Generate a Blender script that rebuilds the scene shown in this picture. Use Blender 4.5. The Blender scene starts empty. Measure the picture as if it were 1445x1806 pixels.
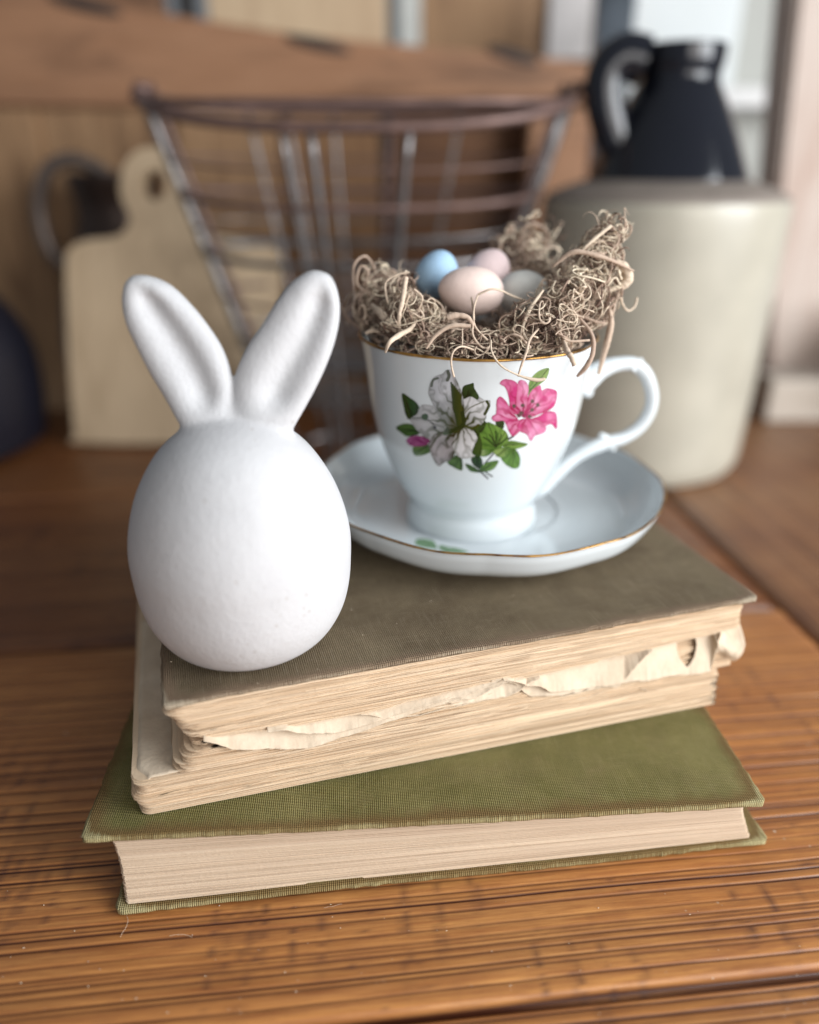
import bpy, bmesh, math, random
import numpy as np
from mathutils import Vector, Matrix, noise as mnoise

scene = bpy.context.scene
rnd = random.Random(7)
rng = np.random.default_rng(7)

# ------------------------------------------------------------------ camera
FPX = 1350.0                       # focal length in pixels of the 1445 x 1806 photograph
PITCH = math.radians(24.6)
cam_d = bpy.data.cameras.new('camera')
cam = bpy.data.objects.new('camera', cam_d)
scene.collection.objects.link(cam)
cam.location = (0, 0, 0)
cam.rotation_euler = (math.pi / 2 - PITCH, 0, 0)
cam_d.sensor_fit = 'VERTICAL'
cam_d.sensor_height = 36.0
cam_d.lens = FPX / 1806 * 36.0
cam_d.clip_start = 0.01
cam_d.clip_end = 50
cam_d.dof.use_dof = True
cam_d.dof.focus_distance = 0.251
cam_d.dof.aperture_fstop = 2.7
scene.camera = cam

# ------------------------------------------------------------------ light
w = bpy.data.worlds.new('World'); scene.world = w; w.use_nodes = True
bg = w.node_tree.nodes['Background']
bg.inputs[0].default_value = (0.86, 0.93, 1.0, 1); bg.inputs[1].default_value = 0.22

def area(name, loc, target, sx, sy, power, col):
    l = bpy.data.lights.new(name, 'AREA'); l.shape = 'RECTANGLE'; l.size = sx; l.size_y = sy
    l.energy = power; l.color = col
    o = bpy.data.objects.new(name, l); scene.collection.objects.link(o)
    o.location = loc
    o.rotation_euler = (Vector(target) - Vector(loc)).to_track_quat('-Z', 'Y').to_euler()
    return o
area('window_light', (0.92, -0.12, 0.24), (0.0, 0.30, -0.12), 0.65, 0.65, 19.0, (0.93, 0.97, 1.0))
area('fill_light', (0.62, -0.85, 0.16), (0.0, 0.30, -0.10), 0.9, 0.7, 9.0, (1.0, 0.96, 0.92))  # added soft fill from the front right, brightens the page fronts
scene.view_settings.view_transform = 'Standard'
scene.view_settings.look = 'None'
scene.view_settings.exposure = -0.06
scene.view_settings.gamma = 1.0

# ------------------------------------------------------------------ camera geometry helpers (places are worked out from the photograph once)
SP, CP = math.sin(PITCH), math.cos(PITCH)
def ray(px, py):
    a = (px - 722.5) / FPX; b = -(py - 903) / FPX
    return np.array([a, CP + b * SP, -SP + b * CP])
def on_z(px, py, z):
    d = ray(px, py); return d * (z / d[2])
def on_y(px, py, y):
    d = ray(px, py); return d * (y / d[1])

ZT = -0.220      # table top
ZG = -0.190      # top of green book
ZB = -0.145      # top of brown book

# ------------------------------------------------------------------ mesh helpers
COL = scene.collection
def mesh_obj(name, verts, faces, mat=None, parent=None, smooth=True, attrs=None, colattr=None):
    me = bpy.data.meshes.new(name)
    verts = np.asarray(verts, dtype=np.float32)
    if isinstance(faces, np.ndarray):
        n, k = faces.shape
        me.vertices.add(len(verts)); me.vertices.foreach_set('co', verts.ravel())
        me.loops.add(n * k); me.loops.foreach_set('vertex_index', faces.astype(np.int32).ravel())
        me.polygons.add(n)
        me.polygons.foreach_set('loop_start', np.arange(0, n * k, k, dtype=np.int32))
        me.update(calc_edges=True)
    else:
        me.from_pydata(verts.tolist(), [], faces); me.update()
    if attrs:
        for an, av in attrs.items():
            at = me.attributes.new(an, 'FLOAT', 'POINT'); at.data.foreach_set('value', np.asarray(av, dtype=np.float32).ravel())
    if colattr is not None:
        at = me.color_attributes.new('print', 'FLOAT_COLOR', 'POINT'); at.data.foreach_set('color', np.asarray(colattr, dtype=np.float32).ravel())
    me.polygons.foreach_set('use_smooth', np.full(len(me.polygons), smooth))
    if mat: me.materials.append(mat)
    o = bpy.data.objects.new(name, me); COL.objects.link(o)
    if parent: o.parent = parent
    return o

def empty(name, loc=(0, 0, 0), rz=0):
    o = bpy.data.objects.new(name, None); COL.objects.link(o)
    o.location = loc; o.rotation_euler = (0, 0, rz); o.empty_display_size = 0.01
    return o
def tag(o, label=None, cat=None, group=None, kind=None):
    if label: o['label'] = label
    if cat: o['category'] = cat
    if group: o['group'] = group
    if kind: o['kind'] = kind
    return o

def grid_faces(nu, nv, closed_u=False, closed_v=False, base=0):
    """vertex index = i*nv + j"""
    iu = np.arange(nu if closed_u else nu - 1); jv = np.arange(nv if closed_v else nv - 1)
    I, J = np.meshgrid(iu, jv, indexing='ij')
    I2 = (I + 1) % nu; J2 = (J + 1) % nv
    return np.stack([I * nv + J, I2 * nv + J, I2 * nv + J2, I * nv + J2], -1).reshape(-1, 4) + base

def box_mb(x0, x1, y0, y1, z0, z1, bev=0.0):
    bm = bmesh.new()
    bmesh.ops.create_cube(bm, size=1)
    for v in bm.verts:
        v.co = Vector(((x0 + x1) / 2 + v.co.x * (x1 - x0), (y0 + y1) / 2 + v.co.y * (y1 - y0), (z0 + z1) / 2 + v.co.z * (z1 - z0)))
    if bev > 0:
        bmesh.ops.bevel(bm, geom=bm.edges[:], offset=bev, segments=2, affect='EDGES', profile=0.5)
    return bm
def bm_obj(name, bm, mat, parent=None, smooth=False):
    me = bpy.data.meshes.new(name); bm.to_mesh(me); bm.free()
    for p in me.polygons: p.use_smooth = smooth
    if mat: me.materials.append(mat)
    o = bpy.data.objects.new(name, me); COL.objects.link(o)
    if parent: o.parent = parent
    return o
def box(name, x0, x1, y0, y1, z0, z1, mat, parent=None, bev=0.001):
    return bm_obj(name, box_mb(x0, x1, y0, y1, z0, z1, bev), mat, parent)

def tube_arrays(P, R, k=6, flat=1.0):
    """sweep a k-gon along polyline P with radii R -> verts, faces (open ends capped by shrinking)"""
    P = np.asarray(P, float); n = len(P); R = np.broadcast_to(np.asarray(R, float), (n,)).copy()
    T = np.gradient(P, axis=0); T /= np.linalg.norm(T, axis=1, keepdims=True) + 1e-12
    N = np.zeros_like(P)
    a = np.array([0, 0, 1.0]) if abs(T[0][2]) < 0.9 else np.array([1.0, 0, 0])
    nrm = np.cross(T[0], a); nrm /= np.linalg.norm(nrm)
    for i in range(n):
        nrm = nrm - T[i] * np.dot(nrm, T[i]); nrm /= np.linalg.norm(nrm) + 1e-12
        N[i] = nrm
    B = np.cross(T, N)
    th = np.arange(k) / k * 2 * math.pi
    V = P[:, None, :] + R[:, None, None] * (np.cos(th)[None, :, None] * N[:, None, :] + flat * np.sin(th)[None, :, None] * B[:, None, :])
    return V.reshape(-1, 3), grid_faces(n, k, closed_v=True)
def tube(name, P, R, mat, parent=None, k=10, flat=1.0, caps=True):
    P = np.asarray(P, float); n = len(P); R = np.broadcast_to(np.asarray(R, float), (n,)).copy()
    if caps:
        P = np.vstack([P[0] - (P[1] - P[0]) * 1e-3, P, P[-1] + (P[-1] - P[-2]) * 1e-3]); R = np.concatenate([[R[0] * .02], R, [R[-1] * .02]])
    V, F = tube_arrays(P, R, k, flat)
    return mesh_obj(name, V, F, mat, parent)
def spline(pts, n, closed=False):
    """Catmull-Rom through points"""
    p = np.asarray(pts, float); m = len(p)
    segs = m if closed else m - 1
    out = []
    for q in np.linspace(0, segs, n, endpoint=not closed):
        i = min(int(q), segs - 1); t = q - i
        if closed: a, b, c, d = p[(i - 1) % m], p[i % m], p[(i + 1) % m], p[(i + 2) % m]
        else: a, b, c, d = p[max(i - 1, 0)], p[i], p[i + 1], p[min(i + 2, m - 1)]
        out.append(0.5 * ((2 * b) + (-a + c) * t + (2 * a - 5 * b + 4 * c - d) * t * t + (-a + 3 * b - 3 * c + d) * t ** 3))
    return np.array(out)
def lathe(name, prof, mat, parent=None, n=96, c=(0, 0, 0), rmod=None, zmod=None):
    prof = np.asarray(prof, float); m = len(prof)
    th = np.arange(n) / n * 2 * math.pi
    R = prof[:, 0][:, None] * np.ones((1, n)); Z = prof[:, 1][:, None] * np.ones((1, n))
    if rmod is not None: R = R * rmod(th[None, :], prof[:, 0][:, None], prof[:, 1][:, None])
    if zmod is not None: Z = Z + zmod(th[None, :], prof[:, 0][:, None], prof[:, 1][:, None])
    V = np.stack([c[0] + R * np.cos(th), c[1] + R * np.sin(th), c[2] + Z], -1).reshape(-1, 3)
    F = grid_faces(m, n, closed_v=True)
    return mesh_obj(name, V, F, mat, parent)

# cheap value noise in numpy
_P = rng.random((64, 64, 64))
def vn3(x, y, z):
    x = np.asarray(x, float); y = np.asarray(y, float); z = np.asarray(z, float)
    x, y, z = np.broadcast_arrays(x, y, z)
    xi = np.floor(x).astype(int); yi = np.floor(y).astype(int); zi = np.floor(z).astype(int)
    fx = x - xi; fy = y - yi; fz = z - zi
    fx = fx * fx * (3 - 2 * fx); fy = fy * fy * (3 - 2 * fy); fz = fz * fz * (3 - 2 * fz)
    r = 0
    for a in (0, 1):
        for b in (0, 1):
            for c in (0, 1):
                r = r + _P[(xi + a) % 64, (yi + b) % 64, (zi + c) % 64] * (fx if a else 1 - fx) * (fy if b else 1 - fy) * (fz if c else 1 - fz)
    return r
def fbm(x, y, z, o=4):
    r = 0; a = 1; s = 0
    for k in range(o):
        r = r + a * vn3(x * 2 ** k + 7 * k, y * 2 ** k + 3 * k, z * 2 ** k + 11 * k); s += a; a *= .5
    return r / s
def sstep(a, b, x):
    t = np.clip((x - a) / (b - a), 0, 1); return t * t * (3 - 2 * t)

# ------------------------------------------------------------------ materials
class NT:
    def __init__(s, name):
        s.m = bpy.data.materials.new(name); s.m.use_nodes = True
        s.t = s.m.node_tree; s.n = s.t.nodes; s.l = s.t.links
        s.b = s.n['Principled BSDF']
    def node(s, typ, **kw):
        n = s.n.new(typ)
        for k, v in kw.items():
            if k.startswith('i_'):
                key = k[2:]
                key = int(key) if key.isdigit() else key.replace('_', ' ')
                s.put(n.inputs[key], v)
            else: setattr(n, k, v)
        return n
    def put(s, sock, v):
        if isinstance(v, bpy.types.NodeSocket): s.l.new(v, sock)
        elif isinstance(v, bpy.types.Node): s.l.new(v.outputs[0], sock)
        else: sock.default_value = v
    def coords(s, scale=(1, 1, 1), rot=(0, 0, 0), kind='Object'):
        tc = s.node('ShaderNodeTexCoord')
        mp = s.node('ShaderNodeMapping'); s.l.new(tc.outputs[kind], mp.inputs[0])
        mp.inputs['Scale'].default_value = scale; mp.inputs['Rotation'].default_value = rot
        return mp.outputs[0]
    def noise(s, vec, scale, detail=4, rough=.55, dist=0):
        n = s.node('ShaderNodeTexNoise'); s.l.new(vec, n.inputs['Vector'])
        n.inputs['Scale'].default_value = scale; n.inputs['Detail'].default_value = detail
        n.inputs['Roughness'].default_value = rough; n.inputs['Distortion'].default_value = dist
        return n.outputs[0]
    def ramp(s, fac, stops, interp='LINEAR'):
        r = s.node('ShaderNodeValToRGB'); s.put(r.inputs[0], fac); cr = r.color_ramp; cr.interpolation = interp
        while len(cr.elements) > 1: cr.elements.remove(cr.elements[-1])
        cr.elements[0].position = stops[0][0]; cr.elements[0].color = (*stops[0][1], 1) if len(stops[0][1]) == 3 else stops[0][1]
        for p, c in stops[1:]:
            e = cr.elements.new(p); e.color = (*c, 1) if len(c) == 3 else c
        return r.outputs[0]
    def fr(s, fac, a, b, lo=0.0, hi=1.0):
        m = s.node('ShaderNodeMapRange'); s.put(m.inputs[0], fac)
        m.inputs[1].default_value = a; m.inputs[2].default_value = b; m.inputs[3].default_value = lo; m.inputs[4].default_value = hi
        return m.outputs[0]
    def mix(s, fac, a, b, mode='MIX'):
        m = s.node('ShaderNodeMix', data_type='RGBA', blend_type=mode)
        s.put(m.inputs[0], fac)
        s.put(m.inputs[6], (*a, 1) if isinstance(a, tuple) and len(a) == 3 else a)
        s.put(m.inputs[7], (*b, 1) if isinstance(b, tuple) and len(b) == 3 else b)
        return m.outputs[2]
    def math(s, op, a, b=0.0, c=None):
        m = s.node('ShaderNodeMath', operation=op); s.put(m.inputs[0], a); s.put(m.inputs[1], b)
        if c is not None: s.put(m.inputs[2], c)
        return m.outputs[0]
    def attr(s, name):
        a = s.node('ShaderNodeAttribute'); a.attribute_name = name; return a
    def bump(s, h, strength=.5, dist=.001, prev=None):
        b = s.node('ShaderNodeBump'); s.put(b.inputs['Height'], h); b.inputs['Strength'].default_value = strength
        b.inputs['Distance'].default_value = dist
        if prev is not None: s.l.new(prev, b.inputs['Normal'])
        return b.outputs[0]
    def out(s, col=None, rough=None, normal=None, metal=None, spec=None, **kw):
        if col is not None: s.put(s.b.inputs['Base Color'], (*col, 1) if isinstance(col, tuple) and len(col) == 3 else col)
        if rough is not None: s.put(s.b.inputs['Roughness'], rough)
        if normal is not None: s.l.new(normal, s.b.inputs['Normal'])
        if metal is not None: s.put(s.b.inputs['Metallic'], metal)
        if spec is not None: s.put(s.b.inputs['Specular IOR Level'], spec)
        for k, v in kw.items(): s.put(s.b.inputs[k.replace('_', ' ')], v)
        return s.m
def lin(r, g, b):
    f = lambda c: c / 12.92 if c <= .04045 else ((c + .055) / 1.055) ** 2.4
    return (f(r / 255), f(g / 255), f(b / 255))

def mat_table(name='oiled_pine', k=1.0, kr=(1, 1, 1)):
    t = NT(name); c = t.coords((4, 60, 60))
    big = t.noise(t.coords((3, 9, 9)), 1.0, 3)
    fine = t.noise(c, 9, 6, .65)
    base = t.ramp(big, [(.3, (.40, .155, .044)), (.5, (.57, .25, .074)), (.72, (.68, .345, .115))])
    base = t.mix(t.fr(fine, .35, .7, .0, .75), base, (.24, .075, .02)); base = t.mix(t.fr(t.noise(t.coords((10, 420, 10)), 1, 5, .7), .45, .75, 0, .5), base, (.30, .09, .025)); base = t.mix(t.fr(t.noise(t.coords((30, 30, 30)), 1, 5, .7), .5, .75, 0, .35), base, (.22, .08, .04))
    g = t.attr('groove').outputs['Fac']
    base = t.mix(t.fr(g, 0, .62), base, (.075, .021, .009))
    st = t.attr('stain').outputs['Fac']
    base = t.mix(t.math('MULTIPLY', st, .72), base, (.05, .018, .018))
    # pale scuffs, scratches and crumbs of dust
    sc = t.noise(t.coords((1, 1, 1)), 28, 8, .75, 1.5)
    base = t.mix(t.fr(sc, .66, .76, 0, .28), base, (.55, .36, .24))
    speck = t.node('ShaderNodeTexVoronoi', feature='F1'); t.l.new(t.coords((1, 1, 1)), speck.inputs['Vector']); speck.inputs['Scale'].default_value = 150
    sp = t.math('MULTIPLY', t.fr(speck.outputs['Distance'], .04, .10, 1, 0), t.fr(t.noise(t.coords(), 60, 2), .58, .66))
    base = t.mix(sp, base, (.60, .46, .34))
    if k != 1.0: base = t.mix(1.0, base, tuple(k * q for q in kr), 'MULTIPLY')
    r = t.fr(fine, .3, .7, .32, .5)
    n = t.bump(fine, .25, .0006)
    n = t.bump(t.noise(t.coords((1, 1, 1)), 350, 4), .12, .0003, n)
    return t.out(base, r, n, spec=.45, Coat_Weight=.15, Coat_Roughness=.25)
def mat_wood(name, a, b, dark, sc=(2, 2, 30), rough=.6, s=6):
    t = NT(name); c = t.coords(sc)
    n1 = t.noise(c, s, 7, .68, 1.2); n2 = t.noise(t.coords(tuple(q * .25 + .5 for q in sc)), 5, 6, .65, .8)
    col = t.mix(t.fr(n1, .3, .7), a, b)
    col = t.mix(t.fr(n2, .48, .70, 0, .85), col, dark)
    return t.out(col, rough, t.bump(n1, .3, .001), spec=.3)
def mat_cloth(name, a, b, worn, edge, thread):
    t = NT(name)
    # woven book cloth: two sets of threads as relief and colour
    obj = t.coords((1, 1, 1))
    def wave(direction, scale, dist):
        wv = t.node('ShaderNodeTexWave', wave_type='BANDS', bands_direction=direction, wave_profile='SIN'); t.l.new(obj, wv.inputs['Vector'])
        wv.inputs['Scale'].default_value = scale; wv.inputs['Distortion'].default_value = dist
        wv.inputs['Detail'].default_value = 2; wv.inputs['Detail Scale'].default_value = 1.5
        return wv.outputs['Fac']
    wx = wave('X', 470, 1.1); wy = wave('Y', 470, 1.1)
    slub_x = t.noise(t.coords((1500, 70, 1)), 1, 4, .6); slub_y = t.noise(t.coords((70, 1500, 1)), 1, 4, .6)
    blot = t.noise(obj, 26, 7, .65, .4); blot2 = t.noise(obj, 75, 6, .7)
    col = t.mix(t.fr(blot, .30, .66), a, b)
    col = t.mix(t.fr(blot2, .5, .8, 0, .45), col, worn)
    col = t.mix(t.fr(slub_x, .55, .80, 0, .42), col, thread)
    col = t.mix(t.fr(slub_y, .55, .8, 0, .32), col, thread)
    weave = t.math('ADD', wx, wy)
    wvar = t.fr(t.noise(obj, 90, 4), .3, .7, .4, 1.0)
    col = t.mix(t.math('MULTIPLY', wvar, t.fr(weave, .3, 1.3, .70, 0)), col, tuple(x * .30 for x in a)); col = t.mix(t.fr(weave, 1.3, 1.9, 0, .35), col, thread)
    wr = t.attr('wear').outputs['Fac']
    wmask = t.fr(t.math('ADD', wr, t.math('MULTIPLY', t.math('SUBTRACT', blot2, .5), .9)), .35, .75)
    col = t.mix(t.math('MULTIPLY', wmask, .75), col, edge)
    fray = t.fr(t.math('ADD', t.math('MULTIPLY', wr, 1.0), t.math('MULTIPLY', t.math('SUBTRACT', slub_x, .5), .7)), .98, 1.25)
    col = t.mix(fray, col, thread)
    n = t.bump(weave, .9, .0003); n = t.bump(t.math('ADD', slub_x, slub_y), .35, .0003, n)
    n = t.bump(blot2, .15, .001, n)
    return t.out(col, .8, n, spec=.18)
def mat_pages(name, a, b, c3, scale=2600):
    t = NT(name)
    ln = t.noise(t.coords((12, 12, scale)), 1, 3, .6)
    ln2 = t.noise(t.coords((5, 5, 420)), 1, 3, .6)
    blot = t.noise(t.coords(), 40, 5, .6)
    col = t.mix(t.fr(ln2, .35, .65), a, b)
    col = t.mix(t.fr(ln, .4, .75, 0, .6), col, c3)
    col = t.mix(t.fr(blot, .55, .8, 0, .45), col, b)
    tn = t.attr('tone').outputs['Fac']
    col = t.mix(t.fr(tn, 0, 1, 0, .55), col, c3)
    n = t.bump(ln, .5, .0003); n = t.bump(t.noise(t.coords(), 900, 4), .3, .0004, n)
    return t.out(col, .9, n, spec=.1)
def mat_paper(name, a, b):
    t = NT(name); n1 = t.noise(t.coords(), 55, 6, .65); n2 = t.noise(t.coords(), 600, 4)
    col = t.mix(t.fr(n1, .35, .7), a, b)
    n = t.bump(n1, .3, .002); n = t.bump(n2, .35, .0004, n)
    return t.out(col, .9, n, spec=.1)
def mat_plaster():
    t = NT('white_plaster'); n1 = t.noise(t.coords(), 45, 5, .6); n2 = t.noise(t.coords(), 700, 4, .7)
    pit = t.node('ShaderNodeTexVoronoi', feature='F1'); t.l.new(t.coords(), pit.inputs['Vector']); pit.inputs['Scale'].default_value = 330
    pm = t.math('MULTIPLY', t.fr(pit.outputs['Distance'], .10, .22, 1, 0), t.fr(t.noise(t.coords(), 75, 2), .57, .62))
    col = t.mix(t.fr(n1, .3, .7), (.555, .55, .56), (.605, .60, .61))
    col = t.mix(t.math('MULTIPLY', pm, .8), col, (.45, .42, .40))
    brush = t.noise(t.coords((30, 30, 400)), 1, 3)
    n3 = t.noise(t.coords(), 160, 5, .6); n = t.bump(pm, -.8, .0008); n = t.bump(n1, .15, .002, n); n = t.bump(n3, .30, .0008, n); n = t.bump(n2, .45, .0005, n); n = t.bump(brush, .10, .0005, n)
    return t.out(col, .62, n, spec=.35)
def mat_china():
    t = NT('white_china'); n1 = t.noise(t.coords(), 20, 2)
    return t.out((.68, .725, .745), .09, t.bump(n1, .05, .002), spec=.5, Coat_Weight=.3, Coat_Roughness=.04, Subsurface_Weight=.0)
def mat_gold():
    t = NT('worn_gold_line'); n1 = t.noise(t.coords(), 160, 4)
    col = t.mix(t.fr(n1, .4, .65), (.50, .27, .07), (.16, .075, .022))
    return t.out(col, .28, metal=.75)
def mat_simple(name, col, rough=.5, metal=0.0, var=.15, scale=40, bump=.1, spec=.5):
    t = NT(name); n1 = t.noise(t.coords(), scale, 5, .6)
    c = t.mix(t.fr(n1, .3, .7), tuple(x * (1 - var) for x in col), tuple(min(1, x * (1 + var)) for x in col))
    return t.out(c, rough, t.bump(n1, bump, .001), metal=metal, spec=spec)
def mat_moss():
    t = NT('dried_moss'); a = t.attr('tone').outputs['Fac']
    col = t.ramp(a, [(0, (.055, .030, .024)), (.3, (.19, .12, .09)), (.6, (.48, .35, .27)), (.8, (.66, .52, .40)), (1, (.78, .66, .50))])
    n1 = t.noise(t.coords(), 900, 4)
    col = t.mix(t.fr(n1, .5, .8, 0, .5), col, (.16, .10, .07))
    return t.out(col, .75, t.bump(n1, .4, .0002), spec=.25)
def mat_print():
    t = NT('printed_glaze'); a = t.attr('print')
    return t.out(a.outputs['Color'], .14, spec=.5, Coat_Weight=.3, Coat_Roughness=.05)
M_TABLE = mat_table()
M_TABLE2 = mat_table('darker_pine', .52, (1.0, .92, 1.0))  # back planks: the table colour multiplied darker
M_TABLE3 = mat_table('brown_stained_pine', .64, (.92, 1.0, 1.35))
M_GREEN = mat_cloth('green_book_cloth', (.16, .145, .038), (.33, .285, .11), (.30, .22, .11), (.20, .115, .045), (.46, .40, .21))
M_BROWN = mat_cloth('brown_book_cloth', (.13, .090, .050), (.26, .20, .12), (.27, .21, .13), (.24, .165, .11), (.50, .41, .30))
M_PAGE_G = mat_pages('pink_tan_page_edges', (.80, .655, .50), (.70, .55, .41), (.46, .34, .24))
M_PAGE_B = mat_pages('yellowed_page_edges', (.88, .71, .52), (.74, .56, .38), (.38, .25, .15), 2200)
M_PAPER = mat_paper('old_paper', (.72, .60, .46), (.56, .44, .32))
M_PLASTER = mat_plaster()
M_CHINA = mat_china()
M_GOLD = mat_gold()
M_MOSS = mat_moss()
M_PRINT = mat_print()

# ------------------------------------------------------------------ TABLE
ta = math.radians(6.1)
table = tag(empty('wooden_table', (0, 0, ZT), ta), 'worn orange pine plank table with deep grain lines under the stack of books', 'table')
def plank(u0, u1, v0, v1, nu, nv, seed, lines=True, amp=.0007, vertical=False, mat=None):
    """one board with its grain ridges as relief; grain runs along u"""
    U = np.linspace(u0, u1, nu); V = np.linspace(v0, v1, nv)
    uu, vv = np.meshgrid(U, V, indexing='ij')
    a, b = (vv, uu) if vertical else (uu, vv)
    b = b + .006 * (fbm(a * 2.2 + seed, b * 1.5, seed * 1.7, 2) - .5) + .0012 * (fbm(a * 14, b * 20, seed, 2) - .5)
    # groove lines at irregular spacing
    r = random.Random(int(seed * 10)); pos = -.2; L = []
    while pos < 1.1:
        L.append((pos, r.uniform(.35, 1.0), r.uniform(.00026, .00055))); pos += r.choice([.0034, .0042, .0050, .0060, .0026, .0038, .0016]) * r.uniform(.85, 1.15)
    Lp = np.array([x[0] for x in L]); La = np.array([x[1] for x in L]); Lw = np.array([x[2] for x in L])
    idx = np.clip(np.searchsorted(Lp, b), 1, len(Lp) - 1)
    g = np.zeros_like(b); k = np.zeros_like(b)
    for d in (-1, 0):
        j = idx + d; x = (b - Lp[j])
        # sharp on one flank and fading on the other, like spring and summer wood
        g = np.maximum(g, La[j] * np.exp(-(x / np.where(x > 0, Lw[j] * .8, Lw[j] * 1.5)) ** 2)); g = np.maximum(g, .33 * La[j] * np.exp(-(x / np.where(x > 0, Lw[j], Lw[j] * 5.5)) ** 2))
    g *= .45 + .75 * fbm(a * 9 + 3, b * 260, seed, 3)
    z = -amp * g * 1.3 + .0006 * (fbm(a * 7, b * 45, seed + 4, 3) - .5)
    edge = np.minimum.reduce([uu - u0, u1 - uu, vv - v0, v1 - vv])
    z -= .0022 * (1 - sstep(0, .003, edge)) ** 2 + .0010 * (1 - sstep(0, .010, edge + .004 * (fbm(uu * 40, vv * 40, seed, 3) - .5)))
    # purple-black chatter marks crossing the grain in short columns
    st = np.zeros_like(b)
    def local(cu, cv, ru, rv):
        a0, a1 = np.searchsorted(U, [cu - ru, cu + ru]); b0, b1 = np.searchsorted(V, [cv - rv, cv + rv]); return slice(a0, a1), slice(b0, b1)
    area_ = (u1 - u0) * (v1 - v0)
    for q in range(int(300 * area_) + 8):      # columns of chatter marks
        c0u = r.uniform(u0, u1); c0v = r.uniform(v0, v1); sp = r.uniform(.009, .012)
        for w_ in range(r.choice([1, 2, 3, 4])):
            cu = c0u + w_ * sp; hgt = r.uniform(.008, .024); wd = r.uniform(.0010, .0020); L_ = local(cu, c0v, .008, hgt * 1.5)
            a_, b_ = uu[L_], vv[L_]
            if a_.size == 0: continue
            st[L_] = np.maximum(st[L_], r.uniform(.7, 1.2) * np.exp(-((a_ - cu - .04 * (b_ - c0v) - .0022 * (fbm(a_ * 9, b_ * 240, q + w_, 3) - .5)) / wd) ** 2) * np.exp(-((b_ - c0v) / hgt) ** 4) * sstep(.42, .56, fbm(a_ * 420, b_ * 520, q + w_ + seed, 3)))
    for q in range(int(3600 * area_)):         # short dark flecks along the grain
        cu = r.uniform(u0, u1); cv = r.uniform(v0, v1); wd = r.uniform(.0006, .0035); hh = r.uniform(.0003, .0008); L_ = local(cu, cv, .010, .004)
        a_, b_ = uu[L_], vv[L_]
        if a_.size == 0: continue
        st[L_] = np.maximum(st[L_], r.uniform(.4, 1.0) * np.exp(-((a_ - cu) / wd) ** 2 - ((b_ - cv - .1 * (a_ - cu)) / hh) ** 2) * (fbm(a_ * 500, b_ * 500, q, 2) > .40))
    top = np.stack([uu, vv, z], -1).reshape(-1, 3)
    F = grid_faces(nu, nv)
    # skirt
    ring = list(range(0, nu * nv, nv)) + list(range((nu - 1) * nv + 1, nu * nv)) + list(range((nu - 1) * nv - 1, 0, -nv)) + list(range(nv - 1, 0, -1))
    low = top[ring].copy(); low[:, 2] = -.028
    nb = len(top); m = len(ring)
    SF = np.array([[ring[i], nb + i, nb + (i + 1) % m, ring[(i + 1) % m]] for i in range(m)])
    g1 = np.concatenate([g.ravel(), np.full(m, .7)]); s1 = np.concatenate([st.ravel(), np.zeros(m)])
    return mesh_obj('plank', np.vstack([top, low]), np.vstack([F, SF]), mat or M_TABLE, table, True, {'groove': np.clip(g1, 0, 1) * .9, 'stain': s1 * .8})
UEND = .2395
plank(-.50, UEND, .1382, .3345, 330, 560, 3.1)
plank(-.50, UEND, .030, .1366, 300, 330, 5.7)
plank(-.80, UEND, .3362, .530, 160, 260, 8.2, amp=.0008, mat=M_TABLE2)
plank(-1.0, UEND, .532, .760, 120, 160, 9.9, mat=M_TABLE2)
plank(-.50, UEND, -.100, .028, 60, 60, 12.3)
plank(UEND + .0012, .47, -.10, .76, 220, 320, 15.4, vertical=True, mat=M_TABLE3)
plank(UEND + .2385, .75, -.10, .76, 60, 100, 18.4, vertical=True, mat=M_TABLE3)

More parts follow.
